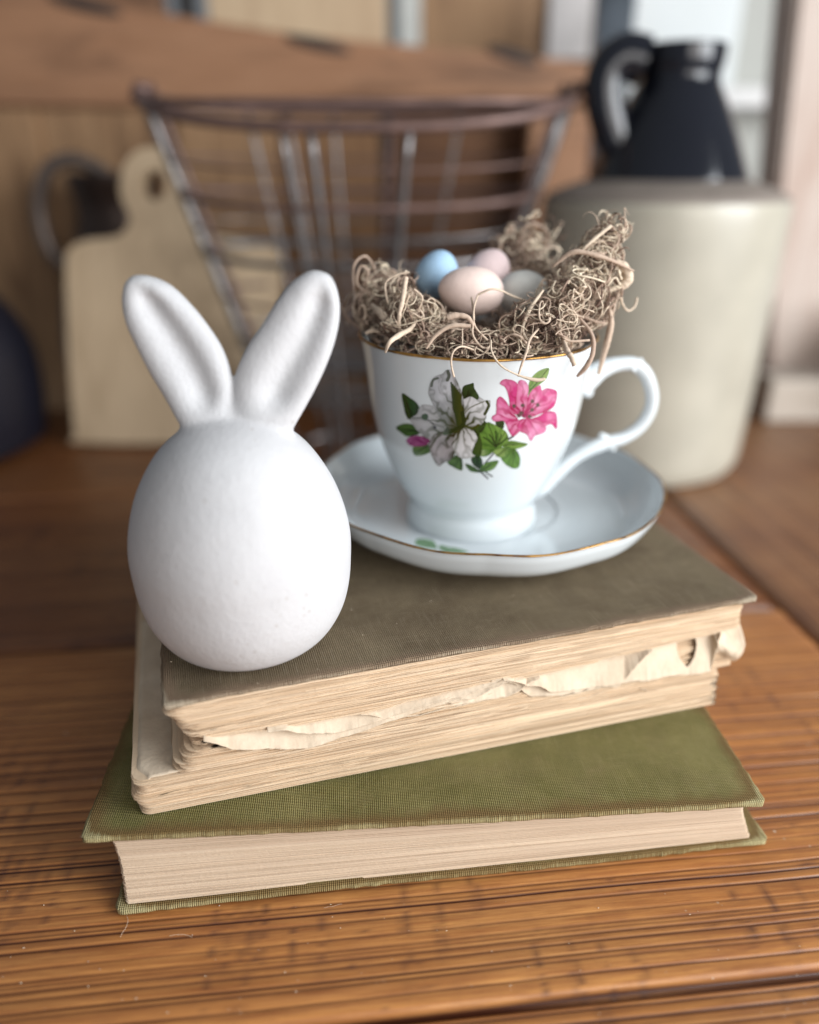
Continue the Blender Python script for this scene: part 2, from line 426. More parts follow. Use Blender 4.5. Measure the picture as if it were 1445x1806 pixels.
# ------------------------------------------------------------------ BOOKS
def lerp(a, b, t): return a + (b - a) * t
def board(name, L, D, T, mat, parent, fn=None, nu=260, nv=150, rr=.0012, seed=1, wear_w=.004, bumpy=.0003):
    """a cloth covered board: rounded edges, frayed worn margin; local u 0..L, v 0..D, z 0..T"""
    def axis(n, l):
        q = np.linspace(0, 1, n); e = np.array([0, .02, .12, .3, .6, 1.0]) * rr
        return np.unique(np.concatenate([e, q * (l - 2 * rr) + rr, l - e]))
    U = axis(nu, L); V = axis(nv, D)
    uu, vv = np.meshgrid(U, V, indexing='ij'); n1, n2 = uu.shape
    e = np.minimum.reduce([uu, L - uu, vv, D - vv])
    cr = .003      # rounded corners
    cu = np.maximum(0, cr - np.minimum(uu, L - uu)); cv = np.maximum(0, cr - np.minimum(vv, D - vv))
    ex = np.clip(e / rr, 0, 1); drop = rr * (1 - np.sqrt(1 - (1 - ex) ** 2))
    nz = fbm(uu * 30 + seed, vv * 30, seed, 4) - .5
    ragg = (fbm(uu * 300 + seed, vv * 300, seed + 2, 2) - .5) * .0009 * (1 - sstep(0, .0012, e))
    su = np.where(uu < L / 2, 1, -1); sv = np.where(vv < D / 2, 1, -1)
    near_u = (np.minimum(uu, L - uu) < .0012); near_v = (np.minimum(vv, D - vv) < .0012)
    corner = np.hypot(cu, cv); k = np.where(corner > cr, (corner - cr) / np.maximum(corner, 1e-9), 0)
    pu = uu + su * cu * k + ragg * near_u; pv = vv + sv * cv * k + ragg * near_v
    wob = bumpy * 2 * nz
    dz = fn(uu, vv) if fn is not None else 0
    top = np.stack([pu, pv, T - drop + wob + dz], -1).reshape(-1, 3)
    bot = np.stack([pu, pv, np.minimum(drop, T - drop - .0001) * np.where(e <= 0, 1, 1) + dz + 0 * uu], -1).reshape(-1, 3)
    F = grid_faces(n1, n2); nb = len(top)
    ring = list(range(0, n1 * n2, n2)) + list(range((n1 - 1) * n2 + 1, n1 * n2)) + list(range((n1 - 1) * n2 - 1, 0, -n2)) + list(range(n2 - 1, 0, -1))
    m = len(ring)
    SF = np.array([[ring[i], nb + ring[i], nb + ring[(i + 1) % m], ring[(i + 1) % m]] for i in range(m)])
    wr = np.exp(-e / wear_w) * .75 + .33 * np.exp(-e / .011) + .9 * np.exp(-(np.hypot(np.minimum(uu, L - uu), np.minimum(vv, D - vv)) / .008) ** 2) * .6
    wr = wr + .25 * (fbm(uu * 60, vv * 60, seed, 3) - .5)
    return mesh_obj(name, np.vstack([top, bot]), np.vstack([F, F[:, ::-1] + nb, SF]), mat, parent, True,
                    {'wear': np.clip(np.concatenate([wr.ravel(), wr.ravel()]), 0, 1.2)})

def slabs(name, layers, mat, parent, kind=None):
    """page block: stack of thin leaves bundled; layers = list of (z0, z1, outline Nx2, tone)"""
    VV = []; FF = []; TT = []; base = 0
    for z0, z1, o, tone in layers:
        n = len(o)
        c = o.mean(0)
        VV.append(np.column_stack([o, np.full(n, z0)])); VV.append(np.column_stack([o, np.full(n, z1)]))
        VV.append(np.array([[c[0], c[1], z1]])); VV.append(np.array([[c[0], c[1], z0]]))
        i = np.arange(n); j = (i + 1) % n
        FF.append(np.stack([base + i, base + j, base + n + j], 1)); FF.append(np.stack([base + i, base + n + j, base + n + i], 1))
        FF.append(np.stack([base + n + i, base + n + j, np.full(n, base + 2 * n)], 1))
        FF.append(np.stack([base + j, base + i, np.full(n, base + 2 * n + 1)], 1))
        TT.append(np.full(2 * n + 2, tone)); base += 2 * n + 2
    return mesh_obj(name, np.vstack(VV), np.vstack(FF), mat, parent, False, {'tone': np.concatenate(TT)})

# --- green book (bottom): upper board and lower board are skewed against each other
def frame(p0, p1):
    p0 = np.array(p0[:2]); p1 = np.array(p1[:2]); d = p1 - p0; L = np.linalg.norm(d)
    return p0, math.atan2(d[1], d[0]), L
g_t0, g_ta, g_tL = frame(on_z(137, 1480, ZG), on_z(1355, 1415, ZG))
g_b0, g_ba, g_bL = frame(on_z(203, 1615, ZT + .001), on_z(1357, 1490, ZT + .001))
GT = .0026; GD = .145
green = tag(empty('green_book', (g_b0[0], g_b0[1], ZT), g_ba), 'green cloth hardback with pinkish page edges at the bottom of the stack', 'book')
def child_at(o, parent, loc, rz):
    """place child given in world xy/z with world rotation under parent empty"""
    o.parent = parent
    pm = Matrix.Translation(parent.location) @ Matrix.Rotation(parent.rotation_euler[2], 4, 'Z')
    o.matrix_parent_inverse = pm.inverted()
    o.location = loc; o.rotation_euler = (0, 0, rz)
gl = lambda u, v: .0012 * np.sin(u / g_bL * 5.5 + .6) * np.exp(-v / .03)
o = board('back_cover', g_bL, GD, GT, M_GREEN, None, seed=3, fn=lambda u, v: .0004 + .0006 * np.sin(u / .2 * 4) ** 2 * np.exp(-v / .03))
child_at(o, green, (g_b0[0], g_b0[1], ZT), g_ba)
o = board('front_cover', g_tL, GD, GT, M_GREEN, None, seed=4, fn=lambda u, v: .0008 * (np.cos(u / g_tL * math.pi * 2) - 1) * np.exp(-v / .05) * .3)
child_at(o, green, (g_t0[0], g_t0[1], ZG - GT), g_ta)
ca, sa = math.cos(g_ba), math.sin(g_ba)
def toloc(P, par):
    d = np.asarray(P)[:, :2] - np.array([par.location[0], par.location[1]])
    c, s = math.cos(par.rotation_euler[2]), math.sin(par.rotation_euler[2])
    return np.stack([d[:, 0] * c + d[:, 1] * s, -d[:, 0] * s + d[:, 1] * c], 1)
def page_layers(t0, taa, tL, b0, baa, bL, z0, z1, n, par, insL, insR, frontfn, D, uLfn=None, seed=0, rag=.0003, tonefn=None, ncol=200, backin=.004):
    out = []; r = random.Random(seed)
    for k in range(n):
        h0 = k / n; h = (k + .5) / n
        p0 = lerp(b0, t0, h); an = lerp(baa, taa, h); L = lerp(bL, tL, h)
        ul = lerp(insL[0], insL[1], h) + r.uniform(-1, 1) * rag * .7; ur = L - lerp(insR[0], insR[1], h) + r.uniform(-1, 1) * rag * .7
        if uLfn: ul = uLfn(h, r)
        jit = r.uniform(-1, 1) * rag
        U = np.linspace(ul, ur, ncol)
        vf = frontfn(U, h) + jit + rag * .9 * (fbm(U * 25 + k * 3.7, k * 1.3, seed, 3) - .5) * 2
        pts = np.stack([U, vf], 1)
        # rounded front corners
        cr = .0012 if uLfn is None else .004
        for side in (0, 1):
            e = (U - ul) if side == 0 else (ur - U)
            q = np.clip(1 - e / cr, 0, 1); pts[:, 1] += cr * (1 - np.sqrt(np.clip(1 - q * q, 0, 1)))
        yb = D - backin
        Vs = np.linspace(pts[-1, 1], yb, 24)[1:]
        right = np.stack([np.full(23, ur) + rag * (fbm(Vs * 200, k * .9, seed + 5, 2) - .5) * 2, Vs], 1)
        Vs2 = np.linspace(yb, pts[0, 1], 24)[1:-1]
        left = np.stack([np.full(22, ul) + rag * (fbm(Vs2 * 200, k * .8, seed + 8, 2) - .5) * 2, Vs2], 1)
        poly = np.vstack([pts, right, left])
        c, s = math.cos(an), math.sin(an)
        wpt = np.stack([p0[0] + poly[:, 0] * c - poly[:, 1] * s, p0[1] + poly[:, 0] * s + poly[:, 1] * c], 1)
        zz0 = lerp(z0, z1, h0) - par.location[2]; zz1 = lerp(z0, z1, (k + 1) / n) - par.location[2] - .00003
        out.append((zz0, zz1, toloc(wpt, par), (tonefn(h, r) if tonefn else r.random() ** 2)))
    return out
gf = lambda U, h: .0020 + .0022 * np.sin(np.pi * h) + 0 * U
def g_tone(h, r): return r.random() ** 2.5 * .9
lay = page_layers(g_t0, g_ta, g_tL, g_b0, g_ba, g_bL, ZT + GT + .0003, ZG - GT, 74, green, (.0030, .0085), (.0060, .0065), gf, GD, seed=5, rag=.00022, tonefn=g_tone)
for k in range(len(lay)):      # head of the block bows inwards between the boards
    pass
tag(slabs('page_block', lay, M_PAGE_G, green), kind=None)
# spine: rounded cloth joining the two boards at the back
def spine(name, par, t0, taa, tL, b0, baa, bL, z0, z1, D, mat, bulge=.008):
    n, m = 40, 14; V = []
    for i in range(n):
        s = i / (n - 1)
        for j in range(m):
            h = j / (m - 1); p0 = lerp(b0, t0, h); an = lerp(baa, taa, h); L = lerp(bL, tL, h)
            u = s * L; v = D - .002 + bulge * math.sin(math.pi * h)
            V.append([p0[0] + u * math.cos(an) - v * math.sin(an), p0[1] + u * math.sin(an) + v * math.cos(an), lerp(z0, z1, h)])
    V = np.array(V); xy = toloc(V, par); V = np.column_stack([xy, V[:, 2] - par.location[2]])
    n0 = len(V); V2 = V.copy(); V2[:, 1] -= .0012
    F = grid_faces(n, m)
    o = mesh_obj(name, np.vstack([V, V2]), np.vstack([F, F[:, ::-1] + n0]), mat, par, True, {'wear': np.zeros(2 * n0)})
    return o
spine('spine', green, g_t0, g_ta, g_tL, g_b0, g_ba, g_bL, ZT + .001, ZG - .001, GD, M_GREEN)

# --- brown book (top): front cover kept, back cover gone, fore-edge torn
b_t0, b_ta, b_tL = frame(on_z(283, 1240, ZB), on_z(1342, 1052, ZB))
BT = .0022; BD = .155
brown = tag(empty('brown_book', (b_t0[0], b_t0[1], ZG), b_ta), 'tattered brown cloth book with torn yellowed pages, under the bunny and saucer', 'book')
HB0 = ZG + .0006; HB1 = ZB - BT           # page block span
o = board('front_cover', b_tL, BD, BT, M_BROWN, None, seed=9, wear_w=.0028, bumpy=.0004, nu=300, nv=200,
          fn=lambda u, v: -.0012 * np.exp(-((u - 0) / .01) ** 2) * np.exp(-(v / .012) ** 2) - .0007 * np.exp(-v / .006) * (.5 + .5 * np.sin(u * 60)) * .5)
child_at(o, brown, (b_t0[0], b_t0[1], ZB - BT), b_ta)
def b_uL(h, r):
    if h < .33: return -.0125 + .001 * math.sin(h * 30) + r.uniform(-.0003, .0003)
    if h < .58: return .0015 + .007 * ((h - .33) / .25) ** 2 + r.choice([-.0016, 0, .0006, .0014]) + r.uniform(-.0004, .0004)
    if h < .82: return .0085 - .0045 * ((h - .58) / .24) + r.choice([-.002, 0, .001, .002])
    return .0012 + .0012 * math.sin(h * 40) + r.uniform(-.0004, .0004)
def band(U):      # the torn band across the fore-edge: lower and upper limit as a share of the block's height
    s = U / b_tL
    K = [0, .06, .2, .3, .39, .52, .57, .68, .77, .87, .94, 1]
    lo = np.interp(s, K, [.63, .53, .38, .45, .52, .55, .47, .43, .41, .36, .32, .30])
    hi = np.interp(s, K, [.66, .63, .61, .60, .63, .67, .64, .66, .70, .72, .74, .74])
    return lo, hi
def bf(U, h):
    lo, hi = band(U); s = U / b_tL
    base = .0010 + .0018 * (1 - h) - .0055 * (1 - h) * s + .0010 * (fbm(U * 12, h * 5, 3.3, 3) - .5)
    base = base + .0007 * (fbm(U * 5, h * 60, 8.1, 2) - .5) * 2
    base = base + sstep(.02, .08, h) * (.0006 * sstep(.56, .70, fbm(U * 7, h * 70, 5.5, 2)) + .0003 * sstep(.6, .75, fbm(U * 40, h * 160, 15.5, 2)))
    rec = sstep(lo - .015, lo + .03, h) * (1 - sstep(hi - .02, hi + .005, h))
    depth = .0048 * (h - lo) / (hi - lo + 1e-6)
    base = base + sstep(.02, .08, h) * (.0007 * sstep(.52, .70, fbm(U * 22, h * 50, 5.5, 3)) + .0005 * sstep(.55, .75, fbm(U * 60, h * 112, 15.5, 2)))
    return base + rec * np.clip(depth, 0, 1) * .95 + rec * .0006 + rec * sstep(.93, .97, s) * .0 + .004 * sstep(.965, 1.0, s) * sstep(.5, .3, h) * 0
def b_tone(h, r): return r.random() ** 2 * .9
NB = 170
lay = page_layers(b_t0, b_ta, b_tL, b_t0, b_ta, b_tL, HB0, HB1, NB, brown, (0, 0), (.0045, .0045), bf, BD, uLfn=b_uL, seed=11, rag=.00030, tonefn=b_tone, ncol=260)
# right end: lower leaves end sooner, a notch under the crumpled leaf
lay2 = []
for k, (z0, z1, o_, t_) in enumerate(lay):
    h = (k + .5) / NB; o_ = o_.copy()
    cut = b_tL - .0045 - (.0085 if h < .36 else (.002 if h < .62 else (.004 if h < .70 else 0)))
    cut += rnd.uniform(-.0003, .0003)
    o_[:, 0] = np.minimum(o_[:, 0], cut); lay2.append((z0, z1, o_, t_))
slabs('page_block', lay2, M_PAGE_B, brown)
spine('spine', brown, b_t0, b_ta, b_tL, b_t0, b_ta, b_tL, ZG + .001, ZB - .001, BD, M_BROWN)

def sheet(name, fn, nu, nv, mat, parent, thick=.00025, keep=None, tone=.0):
    """thin curved leaf of paper with real thickness; fn(s,t)->xyz local"""
    s, t = np.meshgrid(np.linspace(0, 1, nu), np.linspace(0, 1, nv), indexing='ij')
    P = fn(s, t); du = np.gradient(P, axis=0); dv = np.gradient(P, axis=1); N = np.cross(du, dv); N /= np.linalg.norm(N, axis=-1, keepdims=True) + 1e-12
    A = P.reshape(-1, 3); B = (P - N * thick).reshape(-1, 3)
    F = grid_faces(nu, nv)
    if keep is not None:
        kk = keep((s[:-1, :-1] + s[1:, 1:]) / 2, (t[:-1, :-1] + t[1:, 1:]) / 2).ravel(); F = F[kk]
    n0 = nu * nv
    # boundary edges
    ed = {}
    for f in F.tolist():
        for a, b in zip(f, f[1:] + f[:1]):
            if (b, a) in ed: del ed[(b, a)]
            else: ed[(a, b)] = 1
    SF = np.array([[b, a, a + n0, b + n0] for a, b in ed])
    return mesh_obj(name, np.vstack([A, B]), np.vstack([F, F[:, ::-1] + n0, SF]), mat, parent, True, {'tone': np.full(2 * n0, tone)})
HH = HB1 - HB0
# exposed leaf lying in the torn band; its front lip is ragged and curls
def leaf_maker(u0, u1, seed, dh=0.0, dv=0.0, ta=.30, tb=.22):
    def leaf_fn(s, t):
        U = lerp(u0, u1, s); lo, hi = band(U)
        lip = .0012 * (fbm(U * 260, 2.2, seed, 4) - .5) + .0022 * (fbm(U * 35, 5.2, seed, 2) - .5)
        tip = sstep(0, ta, s + .10 * (fbm(s * 14, seed, 1, 3) - .5)) * sstep(0, tb, 1 - s + .3 * tb * (fbm(s * 17, seed, 2, 3) - .5))
        low = lerp(hi, lo + .01 + dh, tip)
        h = lerp(hi + .02, low, t) + .030 * (fbm(U * 160, t * 2, seed, 4) - .5) * t * t + .035 * (fbm(U * 28, 0, seed + 3, 2) - .5) * t
        v = lerp(.0052, -.0004, t ** .8) + bf(U, lo * 0 + .3) * .35 + lip * t ** 3 + dv
        z = h * HH + .0006 * np.sin(np.pi * t) * (.2 + 1.2 * fbm(U * 18, 1.0, seed, 2))
        z = z + .0012 * sstep(.85, 1, t) * (fbm(U * 90, 3.0, seed, 3) - .4) + .0003 * (fbm(U * 200, t * 14, seed, 3) - .5)
        return np.stack([U, v, z + .0005], -1)
    return leaf_fn
def heart_keep(u0, u1):
    def k(s, t):
        x = (lerp(u0, u1, s) - .1845) / .0046; y = -(t - .52) / .40
        return ~((x * x + y * y - .62) ** 3 - x * x * y ** 3 < 0)
    return k
sheet('torn_page', leaf_maker(.0105, .118, 4.4, ta=.10), 420, 26, M_PAPER, brown, .0002)
sheet('torn_page', leaf_maker(.030, .112, 9.4, .045, -.0003), 360, 20, M_PAPER, brown, .00015)
sheet('torn_page', leaf_maker(.060, .124, 14.1, -.03, .0004), 300, 20, M_PAPER, brown, .00015)
sheet('torn_page', leaf_maker(.110, b_tL - .0145, 6.1, tb=.02), 420, 30, M_PAPER, brown, .0002, heart_keep(.110, b_tL - .0145))
sheet('torn_page', leaf_maker(.106, .168, 3.1, -.05, .0003), 260, 20, M_PAPER, brown, .00015)
# further torn slivers standing off the fore-edge
def sliver(u0, u1, h0, h1, out=.0016, wid=.0022, seed=1):
    def fn(s, t):
        U = lerp(u0, u1, s); h = lerp(h0, h1, s) + .02 * (fbm(U * 250, seed, 1, 3) - .5)
        prof = np.sin(np.pi * np.clip(s, 0, 1)) ** .6
        v = bf(U, lerp(h0, h1, s)) + .0012 - (out * prof + .0008 * (fbm(U * 220, seed, 3, 3) - .5)) * t
        z = h * HH + wid * (t - .5) * (.3 + prof) * .55 + .0008 * (fbm(U * 110, t * 3, seed, 3) - .5)
        return np.stack([U, v, z], -1)
    sheet('torn_page', fn, 90, 8, M_PAPER, brown, .0002)
sliver(.010, .075, .53, .47, .0016, .0030, 2); sliver(.060, .125, .47, .55, .0022, .0016, 3); sliver(.085, .118, .58, .52, .0022, .002, 4)
sliver(.130, .160, .38, .44, .0022, .0030, 5); sliver(.120, .172, .30, .36, .0012, .002, 6); sliver(.150, .186, .42, .38, .0014, .0016, 7)
sliver(.085, .11, .36, .38, .0010, .0015, 8); sliver(.02, .07, .33, .28, .0006, .0016, 9); sliver(.06, .12, .22, .25, .0006, .0013, 10)
sliver(.04, .14, .78, .76, .0004, .0010, 11); sliver(.0, .05, .12, .15, .0006, .0016, 12); sliver(.164, .169, .33, .27, .0022, .0022, 13)
sliver(.086, .094, .57, .52, .0028, .0016, 14)
for q in range(26):
    u0 = rnd.uniform(.01, b_tL - .05); ln = rnd.uniform(.008, .04); h0 = rnd.choice([rnd.uniform(.08, .33), rnd.uniform(.28, .5), rnd.uniform(.7, .9)])
    sliver(u0, min(u0 + ln, b_tL - .016), h0, h0 + rnd.uniform(-.02, .03), rnd.uniform(.0003, .0010), rnd.uniform(.0005, .0013), 20 + q)
# crumpled leaf at the far right end
def crumple(s, t):
    U = b_tL - .0165 + s * .0125; ph = t * 3.0
    v = .0015 + .0024 * np.cos(ph * 1.7 + s * 1.4) + .0016 * (fbm(s * 4, t * 4, 6.6, 3) - .5)
    z = (.38 + .36 * t + .03 * s) * HH + .0012 * np.sin(s * 5 + t * 3)
    return np.stack([U + .0012 * np.sin(ph), v, z], -1)
sheet('crumpled_page', crumple, 40, 40, M_PAPER, brown, .0004)
# folded leaf over the protruding bottom pages at the left end
def flap(s, t):
    v = .0035 + s * .095; U = -.0125 + .0002 + t * .016
    z = .335 * HH + .0006 + .0005 * (fbm(s * 9, t * 3, 2, 3) - .5) - .0012 * sstep(.15, 0, t) + .0006 * sstep(.7, 1, t)
    U = U + .004 * sstep(.07, 0, s) * (1 - t) * 1.0 - .0008 * (fbm(s * 12, 1, 9, 3) - .5) * (1 - t)
    return np.stack([U, v, z], -1)
sheet('loose_page', flap, 80, 24, M_PAPER, brown, .0003)

# ------------------------------------------------------------------ BUNNY
bx, by = -.0535, .2185
bunny = tag(empty('bunny_figurine', (bx, by, ZB)), 'white plaster egg-shaped bunny with two hollowed ears on the corner of the brown book', 'figurine')
def bunny_build():
    bm = bmesh.new()
    # egg body profile (r, z) from the silhouette
    prof = np.array([[.0001, .0004], [.012, .0002], [.0200, .0004], [.0243, .0020], [.0283, .0058], [.0320, .0125], [.0341, .020], [.0350, .028], [.0351, .036], [.0336, .0445], [.0307, .053], [.0267, .0605], [.0222, .0665], [.016, .0715], [.008, .0746], [.0001, .0756]])
    prof[:, 0] *= 1 - .018 * sstep(.0, .03, prof[:, 1]); pr = spline(prof, 110); pr[:, 0] = np.maximum(pr[:, 0], .0001)
    n = 128; th = np.arange(n) / n * 2 * math.pi
    wob = 1 + .004 * np.sin(th * 2 + .4) + .003 * np.sin(th * 3)
    V = np.stack([pr[:, 0][:, None] * np.cos(th) * wob, pr[:, 0][:, None] * np.sin(th) * wob, pr[:, 1][:, None] * np.ones((1, n))], -1).reshape(-1, 3)
    F = grid_faces(len(pr), n, closed_v=True)
    parts = [(V, F)]
    # ears: left and right outline points traced bottom to top (photo pixels -> upright plane through the axis)
    def pl(pts, yy=by + .002):
        q = np.array([on_y(a, b, yy + .010 * max(0, (740 - b)) / 260) for a, b in pts]); return q - np.array([bx, by, ZB])
    earL = (pl([(345, 800), (325, 755), (310, 728), (293, 697), (268, 655), (245, 610), (226, 568), (219, 530), (222, 500), (234, 485)]),
            pl([(425, 800), (416, 745), (412, 712), (407, 665), (391, 618), (366, 578), (336, 540), (300, 505), (265, 488), (236, 484)]))
    earR = (pl([(415, 800), (413, 745), (413, 705), (419, 660), (440, 612), (466, 572), (492, 530), (515, 500), (536, 483), (552, 476)]),
            pl([(498, 800), (516, 755), (531, 727), (549, 694), (568, 655), (585, 612), (596, 566), (596, 525), (583, 488), (558, 476)]))
    for (A, B), gs in ((earL, (.22, -.05)), (earR, (.06, .34))):
        A = spline(A, 90); B = spline(B, 90)
        mrows = []; t = np.linspace(0, 1, 90)
        ns = 44
        for i in range(90):
            a, b = A[i], B[i]; mid = (a + b) / 2; half = np.linalg.norm(b - a) / 2 * 1.05; d = (b - a) / (np.linalg.norm(b - a) + 1e-9)
            T1 = .0046 * min(1, (1 - t[i]) * 4 + .12) ** .6; T1 = min(T1, half * .95)
            g = .0027 * sstep(.17, .32, t[i]) * (1 - sstep(.70, .92, t[i])) * min(1, half / .008); gc = lerp(gs[0], gs[1], t[i])
            row = []
            for j in range(ns):
                ph = j / ns * 2 * math.pi; s = math.cos(ph); c = math.sin(ph)
                y = T1 * math.copysign(abs(c) ** .72, c)
                if c < 0:   # front face carries the hollow
                    y += g * math.exp(-((s - gc) / .40) ** 2) * 1.2
                row.append(mid + d * half * s + np.array([0, y, 0]))
            mrows.append(row)
        V = np.array(mrows).reshape(-1, 3)
        F = grid_faces(90, ns, closed_v=True)
        n0 = len(V); V = np.vstack([V, V[:ns].mean(0), V[-ns:].mean(0)])
        caps = [[n0, (j + 1) % ns, j] for j in range(ns)] + [[n0 + 1, 89 * ns + j, 89 * ns + (j + 1) % ns] for j in range(ns)]
        parts.append((V, F, caps))
    for pt in parts:
        vs = [bm.verts.new(v) for v in pt[0]]
        for f in pt[1].tolist(): bm.faces.new([vs[i] for i in f])
        if len(pt) > 2:
            for f in pt[2]: bm.faces.new([vs[i] for i in f])
    bmesh.ops.remove_doubles(bm, verts=bm.verts[:], dist=1e-6)
    bmesh.ops.recalc_face_normals(bm, faces=bm.faces[:])
    me = bpy.data.meshes.new('tmp'); bm.to_mesh(me); bm.free()
    ob = bpy.data.objects.new('tmp', me); COL.objects.link(ob)
    m = ob.modifiers.new('r', 'REMESH'); m.mode = 'VOXEL'; m.voxel_size = .00062
    m = ob.modifiers.new('s', 'SMOOTH'); m.iterations = 7; m.factor = .6
    dg = bpy.context.evaluated_depsgraph_get(); ev = ob.evaluated_get(dg); m2 = ev.to_mesh()
    V = np.empty(len(m2.vertices) * 3, np.float32); m2.vertices.foreach_get('co', V); V = V.reshape(-1, 3)
    LQ = np.empty(len(m2.loops), np.int32); m2.loops.foreach_get('vertex_index', LQ)
    LS = np.empty(len(m2.polygons), np.int32); m2.polygons.foreach_get('loop_total', LS)
    assert (LS == 4).all(); FQ = LQ.reshape(-1, 4)
    ev.to_mesh_clear(); bpy.data.objects.remove(ob)
    # blend the ear roots into the body: local Laplacian around the junction
    nn = len(V); E = np.vstack([FQ[:, [0, 1]], FQ[:, [1, 2]], FQ[:, [2, 3]], FQ[:, [3, 0]]])
    rr_ = np.interp(V[:, 2], pr[:, 1], pr[:, 0], right=0.0); dist = np.hypot(V[:, 0], V[:, 1]) - rr_
    wgt = np.exp(-(dist / .0035) ** 2) * sstep(.052, .060, V[:, 2]) * .9
    wgt = np.where(V[:, 2] > .0765, wgt * np.exp(-((V[:, 2] - .0765) / .003) ** 2), wgt)
    deg = np.bincount(E.ravel(), minlength=nn).astype(float)[:, None]
    for it in range(26):
        acc = np.zeros((nn, 3))
        for c in range(3):
            acc[:, c] = np.bincount(E[:, 0], V[E[:, 1], c], nn) + np.bincount(E[:, 1], V[E[:, 0], c], nn)
        V = V + (acc / deg - V) * wgt[:, None]
    C = V[FQ].mean(1)
    rr_ = np.interp(C[:, 2], pr[:, 1], pr[:, 0], right=0.0)
    ear = (np.hypot(C[:, 0], C[:, 1]) > rr_ + .0016) & (C[:, 2] > .055)
    ear |= C[:, 2] > .0785
    for nm, sel in (('body', ~ear), ('ear', ear & (C[:, 0] < 0.0015)), ('ear', ear & (C[:, 0] >= 0.0015))):
        fq = FQ[sel]; used, inv = np.unique(fq, return_inverse=True)
        ob = mesh_obj(nm, V[used], inv.reshape(-1, 4), M_PLASTER, bunny, True)
bunny_build()

# ------------------------------------------------------------------ SAUCER
sx, sy = .0340, .3095
SZ = ZB + .0002
saucer = tag(empty('saucer', (sx, sy, SZ)), 'pale china saucer with a scalloped gold-lined rim under the flowered teacup', 'saucer')
s_scal = lambda th, r, z: 1 + .0045 * sstep(.045, .0735, r) * (np.abs(np.cos(5 * th + .5)) ** .6 * 1.6 - 1)
s_zw = lambda th, r, z: .0003 * sstep(.05, .0735, r) * np.cos(12 * th + 1.0)
prof_o = [(.0001, .0030), (.024, .0030), (.0375, .0022), (.0385, .0002), (.0400, .0002), (.0412, .0022), (.052, .0030), (.062, .0052), (.0690, .0098), (.0725, .0155), (.0737, .0192)]
prof_i = [(.0742, .0197), (.0738, .0203), (.0725, .0196), (.0705, .0158), (.0665, .0112), (.060, .0082), (.050, .0068), (.040, .0062), (.0315, .0058), (.0305, .0052), (.020, .0050), (.0001, .0050)]
pa = spline(np.array(prof_o), 60); pb = spline(np.array(prof_i), 70)
sp_full = np.vstack([pa, pb]); sp_full[:, 0] = np.maximum(sp_full[:, 0], .0001)
lathe('dish', sp_full, M_CHINA, saucer, 288, rmod=s_scal, zmod=s_zw)
def ring_line(name, par, R, Z, rad, n, rm=None, zm=None, flat=.8):
    th = np.arange(n + 1) / n * 2 * math.pi
    r = R * (rm(th, np.array(R), 0) if rm else 1); z = Z + (zm(th, np.array(R), 0) if zm else 0)
    P = np.stack([r * np.cos(th), r * np.sin(th), z * np.ones_like(th)], 1)
    wr = rad * (.75 + .5 * fbm(th * 6, 1.0, 2.0, 3))
    V, F = tube_arrays(P, wr, 8, flat)
    return mesh_obj(name, V, F, M_GOLD, par)
ring_line('gold_rim', saucer, .0739, .0201, .0005, 288, s_scal, s_zw)

# ------------------------------------------------------------------ CUP
cx, cy = .0265, .3000
CZ = SZ + .0051
cup = tag(empty('teacup', (cx, cy, CZ)), 'white china teacup printed with a pink lily and a white flower, filled with moss', 'cup')
zc = lambda z: z - CZ
cup_o = np.array([(.0262, .0), (.0274, .0008), (.0277, .0030), (.0270, .0065), (.0262, zc(-.1300)), (.0272, zc(-.1272)), (.0298, zc(-.1230)), (.0334, zc(-.1156)), (.0374, zc(-.1056)), (.0402, zc(-.0965)), (.0420, zc(-.0862)), (.0432, zc(-.0760)), (.0441, zc(-.0690)), (.0454, zc(-.0612))])
CH = zc(-.0604)
cup_i = np.array([(.0457, CH - .0004), (.0453, CH), (.0446, CH - .0008), (.0428, CH - .009), (.0412, CH - .022), (.0385, CH - .036), (.033, CH - .051), (.022, CH - .062), (.0001, CH - .065)])
co = spline(cup_o, 150); ci = spline(cup_i, 60)
cupb = np.vstack([np.array([[.0001, .0020], [.022, .0020], [.0245, .0004]]), co, ci])
cup_flute = lambda th, r, z: 1 + .0045 * np.cos(8 * th + .3) * sstep(.035, .070, z) 
lathe('body', cupb, M_CHINA, cup, 256, rmod=cup_flute)
ring_line('gold_rim', cup, .0456, CH - .0002, .00062, 256, lambda th, r, z: cup_flute(th, r, .079))
# handle in the upright plane through the axis, turned a little away from the camera
ha = math.radians(8)
def on_handle(px, py):
    d = ray(px, py); nrm = np.array([-math.sin(ha), math.cos(ha), 0]); c = np.array([cx, cy, 0])
    return d * (np.dot(c, nrm) / np.dot(d, nrm)) - np.array([cx, cy, CZ])
hp = [(1020, 680), (1038, 668), (1060, 652), (1090, 642), (1120, 643), (1140, 662), (1150, 695), (1146, 725), (1128, 753), (1100, 772), (1068, 781), (1038, 793), (1008, 812), (980, 836), (955, 860), (935, 868)]
P = spline([on_handle(a, b) for a, b in hp], 120)
tt = np.linspace(0, 1, 120)
R = np.interp(tt, [0, .08, .2, .4, .6, .7, .78, 1], [.0060, .0046, .0030, .0027, .0027, .0031, .0026, .0036])
V, F = tube_arrays(P, R, 20, 1.0)
hd = mesh_obj('handle', V, F, M_CHINA, cup)
def knob(px, py, px2, py2, r0, r1, nm='handle_scroll'):
    a = on_handle(px, py); b = on_handle(px2, py2); q = np.linspace(0, 1, 14)[:, None]
    tube(nm, a + (b - a) * q, np.interp(q[:, 0], [0, .6, .9, 1], [r0, lerp(r0, r1, .7), r1, r1 * .5]), M_CHINA, cup, 14)
